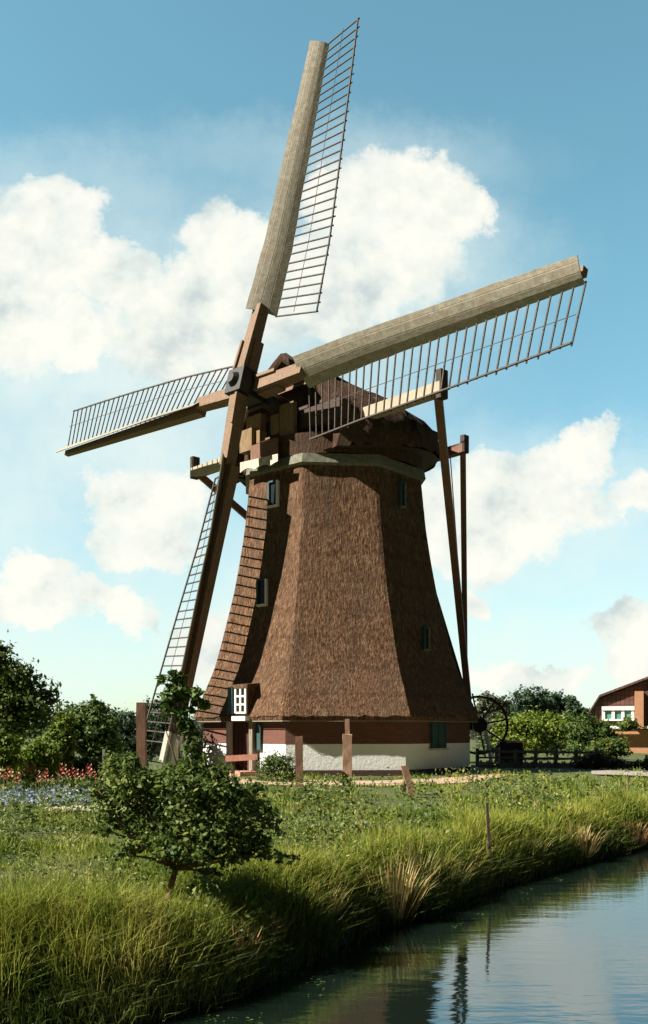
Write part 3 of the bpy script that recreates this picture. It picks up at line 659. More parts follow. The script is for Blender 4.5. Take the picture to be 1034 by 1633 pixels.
# right background
tree('tree', 'tall round tree nearest the tower on the far right treeline', 'tree', 840, 90,
     [(835, 1118, 22, 18), (850, 1112, 20, 16), (825, 1135, 20, 18), (860, 1130, 18, 18), (842, 1145, 26, 14)], 7000, .13, 'leaf_blue', group='trees on the far right horizon', r=.3, hollow=.4)
tree('tree', 'rounded middle tree of the far right treeline', 'tree', 885, 92,
     [(880, 1116, 18, 15), (895, 1120, 16, 16), (870, 1130, 18, 16), (900, 1135, 18, 16), (885, 1145, 26, 14)], 7000, .13, 'leaf_blue', group='trees on the far right horizon', r=.3, hollow=.4)
tree('tree', 'small pointed tree of the far treeline closest to the house', 'tree', 918, 88,
     [(914, 1120, 8, 12), (920, 1132, 12, 12), (930, 1138, 12, 10), (912, 1142, 14, 12)], 4000, .12, 'leaf_blue', group='trees on the far right horizon', r=.25, hollow=.4)
tree('tree', 'soft grey green tree seen through the capstan wheel', 'tree', 785, 75,
     [(778, 1120, 16, 14), (792, 1128, 16, 14), (770, 1140, 18, 16), (800, 1145, 18, 14), (808, 1122, 8, 10)], 5000, .11, 'leaf_grey', group='trees on the far right horizon', r=.22, hollow=.4)
for px, y, bl, lab, m_ in ((835, 46, [(815, 1165, 26, 22), (840, 1158, 28, 22), (830, 1185, 40, 16)], 'yellow green willow scrub behind the low fence near the mill', 'leaf_yel'),
                       (890, 47, [(870, 1155, 28, 22), (900, 1160, 28, 22), (885, 1185, 44, 16)], 'bright yellow green willow scrub behind the middle of the low fence', 'leaf_yel'),
                       (945, 45, [(930, 1160, 26, 20), (955, 1165, 24, 18), (940, 1188, 36, 16), (970, 1180, 22, 16)], 'darker green scrub in front of the house end', 'leaf_mid'),
                       (985, 43, [(975, 1192, 26, 12), (1000, 1155, 16, 10), (960, 1196, 24, 14)], 'low dark scrub under the dormer of the house', 'leaf_dark'),
                       (785, 50, [(780, 1172, 24, 22), (800, 1180, 20, 18)], 'pale scrub right behind the capstan wheel', 'leaf_grey')):
    tree('scrub', lab, 'scrub', px, y, bl, 6000, .07, m_, group='scrub behind the low fence', r=.07, hollow=.3)
for px, bl, lab in ((985, [(975, 1222, 24, 14), (1000, 1225, 22, 12)], 'grey green waterside bush left of the footbridge end'), (950, [(945, 1216, 22, 13), (930, 1222, 18, 10)], 'grey green waterside bush at the right end of the low fence'), (1025, [(1022, 1228, 18, 12), (1036, 1222, 16, 12)], 'grey green waterside bush cut by the right edge')):
    tree('bush', lab, 'bush', px, 35, bl, 1500, .07, 'leaf_grey', group='grey green waterside bushes', r=.03, hollow=.2)
# distant hedge line
V, Fc = blob_leaves([(x_, 170 + rng.normal(0, 8), 1.2, 7, 4, rng.uniform(2.2, 3.6)) for x_ in range(-110, 115, 6)], 26000, .4, hollow=.3)
tag(np_mesh('far_woodland', V, Fc, 4, M['leaf_blue']), 'far low woodland along the flat horizon', 'woodland', kind='stuff')

# ------------------------------------------------------------------ posts, rails, fence, footbridge
def post(name, label, px0, py0, px1, py1, y, wpx, m, group=None, dpt=None, taper=1.0, y2=None, rough=True):
    """post from its foot (px1,py1) at depth y to its top (px0,py0)"""
    foot = at(px1, py1, y); foot[2] = min(foot[2], gz(foot[0], foot[1])) - .1; top = at(px0, py0, y2 or y); w_ = wpx * y / F
    mb = MB(); nseg = 7
    for i in range(nseg + 1):
        t = i / nseg; c = foot + (top - foot) * t; k = 1 + (taper - 1) * t
        jx = rng.normal(0, .02 * w_, (4, 3)) if i not in (0,) else np.zeros((4, 3))
        for q, (i_, j_) in enumerate(((-1, -1), (1, -1), (1, 1), (-1, 1))):
            mb.v.append(tuple(c + np.array([i_ * w_ / 2 * k, j_ * (dpt or w_) / 2 * k, 0]) + jx[q] + (UZ * rng.normal(0, .04 * w_) if i == nseg else 0)))
    mb.f = [(4 * i + q, 4 * i + (q + 1) % 4, 4 * i + 4 + (q + 1) % 4, 4 * i + 4 + q) for i in range(nseg) for q in range(4)] + [(0, 3, 2, 1), tuple(4 * nseg + q for q in range(4))]
    o = mb.build(name, m, origin=tuple(foot)); return tag(o, label, 'post', group)
post('gatepost', 'dark brown square gatepost beside the round shrub', 477, 1174, 478, 1262, 23.5, 12, M['brown_wood'])
post('gatepost', 'thick pale gatepost with a lit left side before the white wall', 554, 1172, 554, 1257, 24, 15, M['post_wood'])
post('post', 'thin tall pale post rising behind the thick gatepost', 554, 1147, 555, 1250, 25, 7, M['post_wood'])
post('post', 'weathered post leaning left on the grass bank', 645, 1221, 667, 1296, 20.3, 11, M['post_wood'], y2=20.2)
post('post', 'short dark prop leaning against the weathered leaning post', 650, 1234, 641, 1275, 20.7, 6, M['dark_wood'])
post('pole', 'thin dark pole standing at the water edge', 777, 1280, 784, 1358, 13.2, 5, M['dark_wood'], taper=.8)
post('post', 'stout brown stub post left of the lowest sail tip', 226, 1120, 226, 1225, 24, 14, M['brown_wood'])
post('stake', 'small rotten stake sticking out of the grass at lower left', 128, 1428, 132, 1490, 7.4, 7, M['brown_bark'])
post('stake', 'thin grey stake at the edge of the garden path', 166, 1195, 166, 1250, 21, 4, M['fence'])
# rail before the door
rl = thing('rail', 'pinkish wooden rail on short posts before the mill door', 'rail', ga(385, 26))
p, q = at(360, 1210, 26), at(411, 1207, 26)
mb = MB(); mb.beam(p, q, .06, .16); mb.build('plank', M['pinkplank'], rl)
for px in (372, 412):
    g0 = at(px, 1200, 26.08); mb = MB(); mb.beam((g0[0], g0[1], gz(g0[0], g0[1]) - .1), (g0[0], g0[1], at(px, 1196 if px > 400 else 1204, 26)[2]), .09, .09); mb.build('post', M['dark_wood'], rl)
p = fw(u0, .55, .07); mb = MB(); mb.frame(p, tan, nrm, UZ, .8, .4, .07); tag(mb.build('doorstep', M['pinkplank'], origin=tuple(p)), 'low pink brick doorstep below the mill door', 'doorstep')

# low weathered fence behind, right of the mill
p0, p1 = at(762, 1200, 37), at(952, 1200, 35.5)
fn = thing('low_fence', 'low weathered plank fence along the ditch behind the mill', 'fence', (p0[0], p0[1], gz(p0[0], p0[1])))
dv = (p1 - p0); Lf = np.linalg.norm(dv[:2]); dv = dv / np.linalg.norm(dv)
def fp(t, z): q = p0 + (p1 - p0) * t; return np.array([q[0], q[1], z])
for z_, h_ in ((.6, .09), (.36, .07)):
    mb = MB(); mb.beam(fp(0, z_), fp(1, z_ - .02), .05, h_); mb.build('rail', M['fence'], fn)
for i in range(7):
    t = i / 6; mb = MB(); mb.beam(fp(t, -.25) + np.array([0, .06, 0]), fp(t, .72 + .04 * math.sin(i * 2.3)) + np.array([0, .06, 0]), .13, .1, (0, 1, 0)); mb.build('post', M['fence'], fn)
mb = MB()
for i in range(58):
    t = (i + .5) / 58; hh = .22 + .05 * math.sin(i * 1.7); mb.beam(fp(t, -.3) + np.array([0, -.09, 0]), fp(t, hh) + np.array([0, -.09, 0]), .065, .03, (0, 1, 0))
mb.build('campshed_boards', M['fence'], fn)
p0b = at(783, 1188, 41); bb = MB(); bb.box((p0b[0] + .8, 41, .45), 1.0, .6, .9, .1)
bb.beam((p0b[0] + .2, 40.66, .95), (p0b[0] + 1.4, 40.78, .95), .7, .06)
tag(bb.build('crate', M['dark_wood'], origin=(p0b[0] + .8, 41, 0)), 'dark wooden box behind the left part of the low fence', 'box')
# footbridge at the right edge
b0, b1 = at(958, 1236, 31), at(1062, 1240, 29)
br = thing('footbridge', 'weathered plank footbridge over the ditch at the right edge', 'footbridge', (b0[0], b0[1], gz(b0[0], b0[1])))
mb = MB(); mb.beam(b0 + UZ * .1, b1 + UZ * .1, .9, .1); mb.build('deck', M['grey_wood'], br)
mb = MB(); mb.beam(b0 + np.array([.1, -.3, -.06]), b1 + np.array([0, -.3, -.06]), .1, .2); mb.build('girder', M['dark_wood'], br)
for t in (.35, .62):
    q = b0 + (b1 - b0) * t + np.array([0, -.4, 0]); mb = MB(); mb.beam(q - UZ * .6, q + UZ * .2, .14, .14, (0, 1, 0)); mb.build('post', M['fence'], br)

# ------------------------------------------------------------------ house on the right
HY = 60.
def hq(px, py, d_=0.): q = at(px, py, HY); q[1] += d_; return q
hs = thing('house', 'red roofed house with gable window and orange brick wall at right edge', 'house', (hq(944, 1200)[0], HY, -.6))
RIDGE = 1118
prof_h = [(933, 1162), (940, 1138), (956, 1112), (RIDGE, 1050), (2 * RIDGE - 956, 1112), (2 * RIDGE - 940, 1138), (2 * RIDGE - 933, 1162)]
HD = 13.
mb = MB(); x0_, x1_ = hq(944, 0)[0], hq(2 * RIDGE - 944, 0)[0]; zt1 = hq(0, 1161)[2]
mb.add([(x0_, HY, -1), (x1_, HY, -1), (x1_, HY, zt1), (x0_, HY, zt1), (x0_, HY + HD, -1), (x1_, HY + HD, -1), (x1_, HY + HD, zt1), (x0_, HY + HD, zt1)], [(0, 1, 2, 3), (1, 5, 6, 2), (4, 7, 6, 5), (0, 3, 7, 4)])
o = mb.build('wall', M['house_brick'], hs); set_uv(o, lambda co, nn: (co.x + co.y, co.z))
mb = MB(); mb.add([hq(px_ + (3 if px_ < RIDGE else -3) * (px_ != RIDGE), py_ + 2, -.06) for px_, py_ in prof_h], [tuple(range(7))]); o = mb.build('tile_hung_gable', M['tiles'], hs); set_uv(o, lambda co, nn: (co.x, co.z))
mb = MB(); fr_ = [hq(px_, py_, -.4) for px_, py_ in prof_h]; bk_ = [q + np.array([0, HD + .6, 0]) for q in fr_]; lf_ = [q + UZ * .14 for q in fr_]; lb_ = [q + UZ * .14 for q in bk_]
mb.add(fr_ + bk_ + lf_ + lb_, [(i, i + 1, 7 + i + 1, 7 + i) for i in range(6)] + [(14 + i, 14 + i + 1, 21 + i + 1, 21 + i) for i in range(6)] + [(i, i + 1, 14 + i + 1, 14 + i) for i in range(6)] + [(0, 7, 21, 14), (6, 13, 27, 20)])
rf = mb.build('roof', M['tiles'], hs); set_uv(rf, lambda co, nn: (co.y, co.x * .9 + co.z * .5))
q0_, q1_ = hq(944, 1160, -.55), hq(2 * RIDGE - 944, 1160, -.55); mb = MB(); mb.beam(q0_, q1_, .45, .16); mb.build('canopy', M['white_paint'], hs)
wa, wb = hq(962, 1133, -.12), hq(1006, 1147, -.12); cz_ = (wa[2] + wb[2]) / 2; hz_ = (wa[2] - wb[2]) / 2
gw = MB(); gw.frame(((wa[0] + wb[0]) / 2, HY - .16, wa[2] + .12), (1, 0, 0), (0, 1, 0), (0, 0, 1), (wb[0] - wa[0]) / 2 + .1, .12, .12)
for i in range(4): gw.frame((wa[0] + (wb[0] - wa[0]) * i / 3, HY - .14, cz_), (1, 0, 0), (0, 1, 0), (0, 0, 1), .09, .07, hz_)
gw.frame(((wa[0] + wb[0]) / 2, HY - .16, wb[2] - .05), (1, 0, 0), (0, 1, 0), (0, 0, 1), (wb[0] - wa[0]) / 2 + .1, .1, .05)
gw = gw.build('window', M['white_paint'], hs)
for i in range(3):
    mb = MB(); mb.frame((wa[0] + (wb[0] - wa[0]) * (i + .5) / 3, HY - .1, cz_), (1, 0, 0), (0, 1, 0), (0, 0, 1), (wb[0] - wa[0]) / 6 - .1, .02, hz_); mb.build('pane', M['pane_g'], gw)
ca, cb_ = hq(1009, 1104), hq(1022, 1152); mb = MB(); mb.frame(((ca[0] + cb_[0]) / 2, HY - .5, (ca[2] + cb_[2]) / 2 - .2), (1, 0, 0), (0, 1, 0), (0, 0, 1), (cb_[0] - ca[0]) / 2, .43, (ca[2] - cb_[2]) / 2 + .2)
o = mb.build('chimney', M['house_brick'], hs); set_uv(o, lambda co, nn: (co.x + co.y, co.z))
cp = at(972, 1104, 62); mb = MB(); mb.tube((cp[0], 62, 3.3), (cp[0], 62, cp[2] + .15), .09, .09, 8); mb.tube((cp[0], 62, cp[2] + .15), (cp[0], 62, cp[2] + .3), .13, .11, 8); mb.build('flue', M['iron'], rf)
hs.rotation_euler = (0, 0, rad(-17.5))

# ------------------------------------------------------------------ flowers
def spike(k):
    t = thing('flower', '', 'flower', (0, 0, 0))
    return t
bed = []
for i in range(24):
    px = -8 + i * 7.0 + rng.uniform(-2, 2); y = rng.uniform(19.5, 22.5); bed.append((px, y))
st = MB(); st.tube((0, 0, -.05), (.01, 0, .42), .012, .008, 5); 
for k in range(5):
    a_ = k * 1.3; st.add([(0, 0, .08 * k), (math.cos(a_) * .05 - .02, math.sin(a_) * .05, .08 * k + .08), (math.cos(a_) * .13, math.sin(a_) * .13, .08 * k + .14), (math.cos(a_) * .05 + .02, math.sin(a_) * .05, .08 * k + .06)], [(0, 1, 2, 3)])
hd = MB()
for k in range(14):
    a_ = k * 2.4; z_ = .34 + .018 * k; r_ = .075 * (1 - k / 18); u_ = np.array([math.cos(a_), math.sin(a_), 0]); v_ = np.array([-math.sin(a_), math.cos(a_), 0])
    hd.add([u_ * .01 + UZ * z_, u_ * r_ * .7 + v_ * r_ * .5 + UZ * (z_ + .02), u_ * r_ * 1.3 + UZ * (z_ + .05), u_ * r_ * .7 - v_ * r_ * .5 + UZ * (z_ + .02)], [(0, 1, 2, 3)])
def make_me(mb, name, m):
    me = bpy.data.meshes.new(name); me.from_pydata(mb.v, [], mb.f); me.materials.append(m); return me
stem_me = make_me(st, 'stem', M['leaf_mid']); red_me = make_me(hd, 'blossom', M['red_fl']); pink_me = make_me(hd, 'blossom', M['pink_fl'])
for i, (px, y) in enumerate(bed):
    g0 = ga(px, y); red = i % 3 != 1
    t = thing('flower', 'scarlet flower spike standing in the row behind the blue flowers' if red else 'orange pink flower spike standing in the row behind the blue flowers', 'flower', g0, 'scarlet flower spikes' if red else 'orange pink flower spikes')
    k = rng.uniform(.8, 1.2); t.scale = (k, k, k); t.rotation_euler = (0, 0, rng.uniform(0, 6))
    for nm, me in (('stem', stem_me), ('blossom', red_me if red else pink_me)):
        c = bpy.data.objects.new(nm, me); COL.objects.link(c); c.parent = t
n = 4200
px = rng.uniform(-60, 158, n); y = rng.uniform(17.2, 20.2, n); x = (px - 517) / F * y; z = ground(x, y) + rng.uniform(.02, .3, n) * (.7 + .3 * wob(x, y, 9, 2))
V, Fc = leaf_cloud(np.stack([x, y, z], -1), rng.normal(size=(n, 3)) + np.array([0, -.3, .8]), .035)
tag(np_mesh('blue_flowers', V, Fc, 4, M['blue_fl']), 'low mass of blue flowers along the garden path', 'flowers', kind='stuff')

# ------------------------------------------------------------------ grass
def in_path(x, y):
    a = (y > 23.4) & (y < 27.3) & (x > -4.2) & (x < 3.9) & (y > 24.0 + np.maximum(0, x - 1) * .7 - .2)
    yl = np.interp(x, [-9.5, -6.2, -3.6, -2.6], [14.6, 15.0, 16.6, 19.5]); b_ = (x < -3.0) & (y > yl - .05) & (y < yl + 1.15)
    c = (x < -5.2) & (y > 17) & (y < 23)
    return a | b_ | c
def blades(n, hmin, hmax, wmin, wmax, P, lean=.35):
    x, y, z = P; n = len(x); h = rng.uniform(hmin, hmax, n) if np.isscalar(hmin) else hmin + (hmax - hmin) * rng.random(n); w_ = rng.uniform(wmin, wmax, n) if np.isscalar(wmin) else wmin
    a = rng.uniform(0, 2 * math.pi, n); ld = rng.uniform(0, 2 * math.pi, n); ln = h * np.minimum(.95, lean * rng.gamma(1.6, .6, n))
    B = np.stack([x, y, z], -1); sx = np.stack([np.cos(a), np.sin(a), 0 * a], -1) * (w_ / 2)[:, None]; L = np.stack([np.cos(ld) * ln, np.sin(ld) * ln, 0 * ln], -1)
    m1 = B + L * .32 + UZ * (h * .58)[:, None]; tp = B + L + UZ * (h * np.clip(1 - .25 * (ln / h) ** 2, .5, 1))[:, None]
    V = np.stack([B - sx, B + sx, m1 + sx * .8, m1 - sx * .8, tp], 1).reshape(-1, 3); k = np.arange(n)[:, None] * 5
    Fc = np.concatenate([k + np.array([[0, 1, 2]]), k + np.array([[0, 2, 3]]), k + np.array([[3, 2, 4]])], 1).reshape(-1, 3)
    return V, Fc
def sample(n, ymin, ymax, pw, smin, smax):
    u = rng.random(n); y = (ymin ** (1 - pw) + u * (ymax ** (1 - pw) - ymin ** (1 - pw))) ** (1 / (1 - pw))
    px = rng.uniform(-260, 1260, n); x = (px - 517) / F * y; s = shore(x, y)
    ok = (s > smin) & (s < smax) & (np.hypot(x - MC[0], y - MC[1]) > 5.5) & ~in_path(x, y)
    return x[ok], y[ok], s[ok]
SEG = [(p, q) for p, q in zip(SH[:-1], SH[1:]) if q[0] > -5 and p[0] < 14]
def sample_shore(n, smin, smax):
    L = np.array([np.linalg.norm(q - p) / max(6.5, (p[1] + q[1]) / 2) ** 1.1 for p, q in SEG]); k = rng.choice(len(SEG), n, p=L / L.sum()); t = rng.random(n)
    P = np.array([p for p, q in SEG])[k]; D = np.array([q - p for p, q in SEG])[k]; N = np.stack([-D[:, 1], D[:, 0]], 1) / np.linalg.norm(D, axis=1)[:, None]
    xy = P + D * t[:, None] + N * rng.uniform(smin, smax, n)[:, None]; x, y = xy.T; s = shore(x, y); ok = s > smin - .02
    return x[ok], y[ok], s[ok]
# tufts: every sampled point carries a few blades
def tufts(n, ymin, ymax, pw, smin, smax, per, spread, hf, wk, name, m, lean=.35, keep=None):
    x, y, s = sample(n, ymin, ymax, pw, smin, smax) if smax > 3 else sample_shore(n, smin, smax)
    if keep is not None: k = keep(x, y, s); x, y, s = x[k], y[k], s[k]
    hh = hf(x, y, s); x = np.repeat(x, per) + rng.normal(0, 1, len(x) * per) * spread; y = np.repeat(y, per) + rng.normal(0, 1, len(y) * per) * spread; hh = np.repeat(hh, per)
    V, Fc = blades(len(x), hh * .6, hh * 1.15, wk * np.clip(y / 14, .55, 2.2), None, (x, y, ground(x, y) - .02), lean)
    return np_mesh(name, V, Fc, 3, m)
CLEAR = [(*ga(660, 19.8)[:2], .9), (*ga(655, 18.6)[:2], .8), (*ga(784, 12.6)[:2], .35), (*ga(478, 22.4)[:2], 1.0), (*ga(554, 22.6)[:2], 1.1), (*ga(265, 8.0)[:2], .6), (*ga(262, 7.5)[:2], .4)]
def h_bank(x, y, s):
    k = 1.
    for cx, cy, cr in CLEAR: k = k * (1 - .72 * np.exp(-((x - cx) ** 2 + (y - cy) ** 2) / cr ** 2))
    return k * (.13 + .26 * np.exp(-((s - .3) / 1.0) ** 2) + .17 * np.clip(wob(x, y, 21, 1.1), -1, 1) * np.clip(s, .3, 1) + .08 * np.clip(wob(x, y, 22, 2.6), -.6, 1)) .clip(.08, .6) * np.where(s > 4.5, .75, 1)
tag(tufts(21000, 4.6, 31, 1.5, .26, 40, 9, .07, h_bank, .013, 'grass', M['grass'], .55), 'long yellow green grass covering the canal bank', 'grass', kind='stuff')
tag(tufts(2600, 4.6, 22, 1.6, .16, .85, 11, .05, lambda x, y, s: (.36 + .2 * np.clip(wob(x, y, 31, 1.2), -1, 1)).clip(.14, .6), .014, 'bank_grass', M['bank'], .6), 'tall overhanging grass along the water edge', 'grass', kind='stuff')
tag(tufts(4200, 5.5, 24, 1.6, .0, .3, 9, .05, lambda x, y, s: .3 + .1 * np.clip(wob(x, y, 61, 1.4), -1, 1), .014, 'sedge', M['sedge'], .9), 'dark sedge hanging over the steep canal bank', 'sedge', kind='stuff')
tag(tufts(420, 5.5, 20, 1.5, .15, 2.4, 7, .05, lambda x, y, s: .42 + .15 * np.clip(wob(x, y, 41, 1.4), -1, 1), .011, 'straw_grass', M['straw'], .4, keep=lambda x, y, s: wob(x, y, 43, .9) > .15), 'dry straw coloured stalks among the bank grass', 'grass', kind='stuff')
x, y, s = sample(30000, 5, 27, 1.6, .2, 16); k = (wob(x, y, 51, .8) + .5 * wob(x, y, 52, 2.2)) > .25; x, y = x[k], y[k]
x = np.repeat(x, 3) + rng.normal(0, .06, 3 * len(x)); y = np.repeat(y, 3) + rng.normal(0, .06, 3 * len(y))
V, Fc = leaf_cloud(np.stack([x, y, ground(x, y) + rng.uniform(.03, .34, len(x))], -1), rng.normal(size=(len(x), 3)) * .7 + np.array([0, 0, .8]), .032 * np.clip(y / 12, .7, 1.6))
tag(np_mesh('weeds', V, Fc, 4, M['weed']), 'low leafy weeds scattered over the canal bank', 'weeds', kind='stuff')

x, y, s = sample(42000, 5, 27, 1.7, .3, 14); k = (wob(x, y, 71, .7) + .6 * wob(x, y, 72, 2.4)) > .35; x, y = x[k], y[k]
x = np.repeat(x, 4) + rng.normal(0, .05, 4 * len(x)); y = np.repeat(y, 4) + rng.normal(0, .05, 4 * len(y))
V, Fc = leaf_cloud(np.stack([x, y, ground(x, y) + .06 + rng.gamma(2.2, .1, len(x)).clip(0, .42)], -1), rng.normal(size=(len(x), 3)) + np.array([0, 0, .5]), .017 * np.clip(y / 10, .8, 2.0), asp=.4)
tag(np_mesh('flowering_weeds', V, Fc, 4, M['weed_pale']), 'pale yellow green flowering weeds in patches over the bank', 'weeds', kind='stuff')
# duckweed drifting under the bank
x, y, s = sample_shore(300, -.6, -.02); k = wob(x, y, 81, 1.6) > .2; x, y = x[k], y[k]; x = np.repeat(x, 4) + rng.normal(0, .05, 4 * len(x)); y = np.repeat(y, 4) + rng.normal(0, .05, 4 * len(y))
k = shore(x, y) < -.01; x, y = x[k], y[k]
V, Fc = leaf_cloud(np.stack([x, y, np.full(len(x), WZ + .008)], -1), np.tile([0., 0, 1], (len(x), 1)) + rng.normal(0, .02, (len(x), 3)), .012, asp=.8)
tag(np_mesh('duckweed', V, Fc, 4, M['leaf_mid']), 'scattered duckweed drifting on the water under the bank', 'duckweed', kind='stuff')

def reed(label, px, y, n, h, sp, m, fan=.5):
    g0 = ga(px, y); c = []
    r = rng.random(n) ** .6 * sp; a = rng.uniform(0, 6.28, n); x = r * np.cos(a); yy = r * np.sin(a) * .6
    B = np.stack([x, yy, np.full(n, -.06)], -1); hh = h * rng.uniform(.55, 1.1, n); d = np.stack([x / sp * fan * hh + rng.normal(0, .12, n) * hh, yy / sp * fan * hh + rng.normal(0, .12, n) * hh, hh], -1)
    t = np.stack([-np.sin(a), np.cos(a), 0 * a], -1) * .007 * max(1, y / 12)
    droop = -UZ * (np.abs(x / sp) * hh * .25)[:, None]
    m1 = B + d * .6; tp = B + d * 1.0 + droop
    V = np.stack([B - t, B + t, m1 + t, m1 - t, tp], 1).reshape(-1, 3); k = np.arange(n)[:, None] * 5
    Fc = np.concatenate([k + np.array([[0, 1, 2]]), k + np.array([[0, 2, 3]]), k + np.array([[3, 2, 4]])], 1).reshape(-1, 3)
    o = np_mesh('reed_clump', V, Fc, 3, M[m]); o.location = tuple(g0); return tag(o, label, 'reeds', 'dry reed clumps on the bank')
reed('large fan of dry tan reeds hanging over the dark water', 625, 10.75, 170, .72, .26, 'reed', .6)
reed('tan reed clump right of the thin dark pole', 920, 15.7, 150, .55, .3, 'reed', .6)
reed('smaller orange reed clump near the right edge of the bank', 1003, 17.4, 110, .45, .3, 'reed_red', .6)
reed('russet stalks leaning at the water edge below the dark bush', 380, 8.05, 46, .42, .13, 'reed_red', .5)
reed('russet stalks standing right of the dark bush and its shadow', 428, 8.7, 40, .36, .12, 'reed_red', .5)
reed('upright tan stalks in the grass behind the large reed fan', 652, 11.4, 80, .6, .3, 'straw', .4)

reed('low pale reeds at the water edge left of the large reed fan', 505, 9.6, 70, .45, .2, 'reed', .6)
reed('short straw reeds at the waterline between the large fan and the thin pole', 712, 12.0, 80, .42, .22, 'reed', .7)
reed('yellowed reeds leaning over the water right of the thin pole', 842, 14.5, 90, .42, .24, 'straw', .7)
reed('pale stalks in the grass at the left edge of the bank', 60, 7.7, 60, .4, .25, 'reed', .4)
reed('thin pale stalks in the grass left of the dark bush stem', 185, 7.9, 50, .38, .25, 'straw', .4)

# ------------------------------------------------------------------ sky, sun
SAZ, SEL = rad(-74), rad(40)
to_sun = Vector((math.sin(SAZ) * math.cos(SEL), -math.cos(SAZ) * math.cos(SEL), math.sin(SEL)))
sl = bpy.data.lights.new('sun', 'SUN'); sl.energy = 5.0; sl.angle = rad(.53); sl.color = (1, .93, .8)
so = bpy.data.objects.new('sun', sl); COL.objects.link(so); so.rotation_euler = to_sun.to_track_quat('Z', 'Y').to_euler()
wd = bpy.data.worlds.new('World'); S.world = wd; wd.use_nodes = True; nt = wd.node_tree; bg = nt.nodes['Background']
sky = nt.nodes.new('ShaderNodeTexSky'); sky.sky_type = 'NISHITA'; sky.sun_disc = False; sky.sun_elevation = SEL
sky.sun_rotation = math.atan2(to_sun.x, to_sun.y); sky.air_density = 1.0; sky.dust_density = .6; sky.ozone_density = 1.2
SKY_K = .05
vm = nt.nodes.new('ShaderNodeVectorMath'); vm.operation = 'SCALE'; nt.links.new(sky.outputs[0], vm.inputs[0]); vm.inputs['Scale'].default_value = 1.0
dirv = nt.nodes.new('ShaderNodeTexCoord').outputs['Generated']
sp = nt.nodes.new('ShaderNodeSeparateXYZ'); nt.links.new(dirv, sp.inputs[0])
ysafe = math_(nt, 'MAXIMUM', sp.outputs[1], .02)
uu = math_(nt, 'DIVIDE', sp.outputs[0], ysafe); vv = math_(nt, 'DIVIDE', sp.outputs[2], ysafe)
cb = nt.nodes.new('ShaderNodeCombineXYZ'); nt.links.new(uu, cb.inputs[0]); nt.links.new(vv, cb.inputs[1])
UV = cb.outputs[0]                                        # the northern sky flattened: heading and height
def nz(scale, detail=6, rough=.6, off=(0, 0, 0)):
    mp = nt.nodes.new('ShaderNodeMapping'); mp.inputs['Location'].default_value = off; nt.links.new(UV, mp.inputs[0])
    n = nt.nodes.new('ShaderNodeTexNoise'); n.inputs['Scale'].default_value = scale; n.inputs['Detail'].default_value = detail; n.inputs['Roughness'].default_value = rough
    nt.links.new(mp.outputs[0], n.inputs['Vector']); return n
dn = nz(11, 8, .68)
sb = nt.nodes.new('ShaderNodeVectorMath'); sb.operation = 'SUBTRACT'; nt.links.new(dn.outputs['Color'], sb.inputs[0]); sb.inputs[1].default_value = (.5, .5, .5)
ma = nt.nodes.new('ShaderNodeVectorMath'); ma.operation = 'MULTIPLY_ADD'; nt.links.new(sb.outputs[0], ma.inputs[0]); ma.inputs[1].default_value = (.13, .11, 0); nt.links.new(UV, ma.inputs[2])
UVD = ma.outputs[0]
def blob(px, py, rx, ry, soft=.5):
    sub = nt.nodes.new('ShaderNodeVectorMath'); sub.operation = 'SUBTRACT'; nt.links.new(UVD, sub.inputs[0]); sub.inputs[1].default_value = ((px - 517) / F, (HOR - py) / F, 0)
    mu = nt.nodes.new('ShaderNodeVectorMath'); mu.operation = 'MULTIPLY'; nt.links.new(sub.outputs[0], mu.inputs[0]); mu.inputs[1].default_value = (F / rx, F / ry, 0)
    le = nt.nodes.new('ShaderNodeVectorMath'); le.operation = 'LENGTH'; nt.links.new(mu.outputs[0], le.inputs[0])
    mr = nt.nodes.new('ShaderNodeMapRange'); mr.interpolation_type = 'SMOOTHSTEP'; nt.links.new(le.outputs['Value'], mr.inputs[0])
    mr.inputs[1].default_value = 1 + soft; mr.inputs[2].default_value = 1 - soft; mr.inputs[3].default_value = 0; mr.inputs[4].default_value = 1
    return mr.outputs[0]
def union(bl, soft):
    r = None
    for b4 in bl:
        v = blob(*b4[:4], soft); v = v if len(b4) < 5 else math_(nt, 'MULTIPLY', v, b4[4])
        r = v if r is None else math_(nt, 'MAXIMUM', r, v)
    return r
crisp = union([(95, 350, 78, 62), (40, 410, 105, 95), (150, 430, 75, 55), (110, 525, 85, 45), (200, 455, 60, 50), (20, 500, 90, 90), (255, 490, 60, 50),
               (640, 318, 118, 66), (708, 335, 72, 58), (560, 340, 84, 80), (600, 410, 130, 80), (500, 440, 130, 85), (372, 395, 84, 66), (420, 470, 140, 80), (330, 460, 95, 62), (530, 505, 60, 50), (300, 540, 130, 50),
               (215, 800, 72, 70), (190, 850, 50, 55), (275, 795, 75, 60), (250, 875, 75, 36), (930, 714, 56, 48), (875, 748, 72, 46), (795, 780, 78, 56), (720, 810, 90, 75), (845, 820, 130, 60), (770, 870, 110, 50),
               (1018, 788, 46, 42), (755, 955, 28, 28), (205, 985, 46, 42), (60, 905, 80, 34), (1010, 1005, 70, 32), (1022, 1055, 48, 32), (60, 955, 140, 36), (860, 1072, 90, 18), (770, 1088, 70, 20), (330, 1040, 60, 50)], .38)
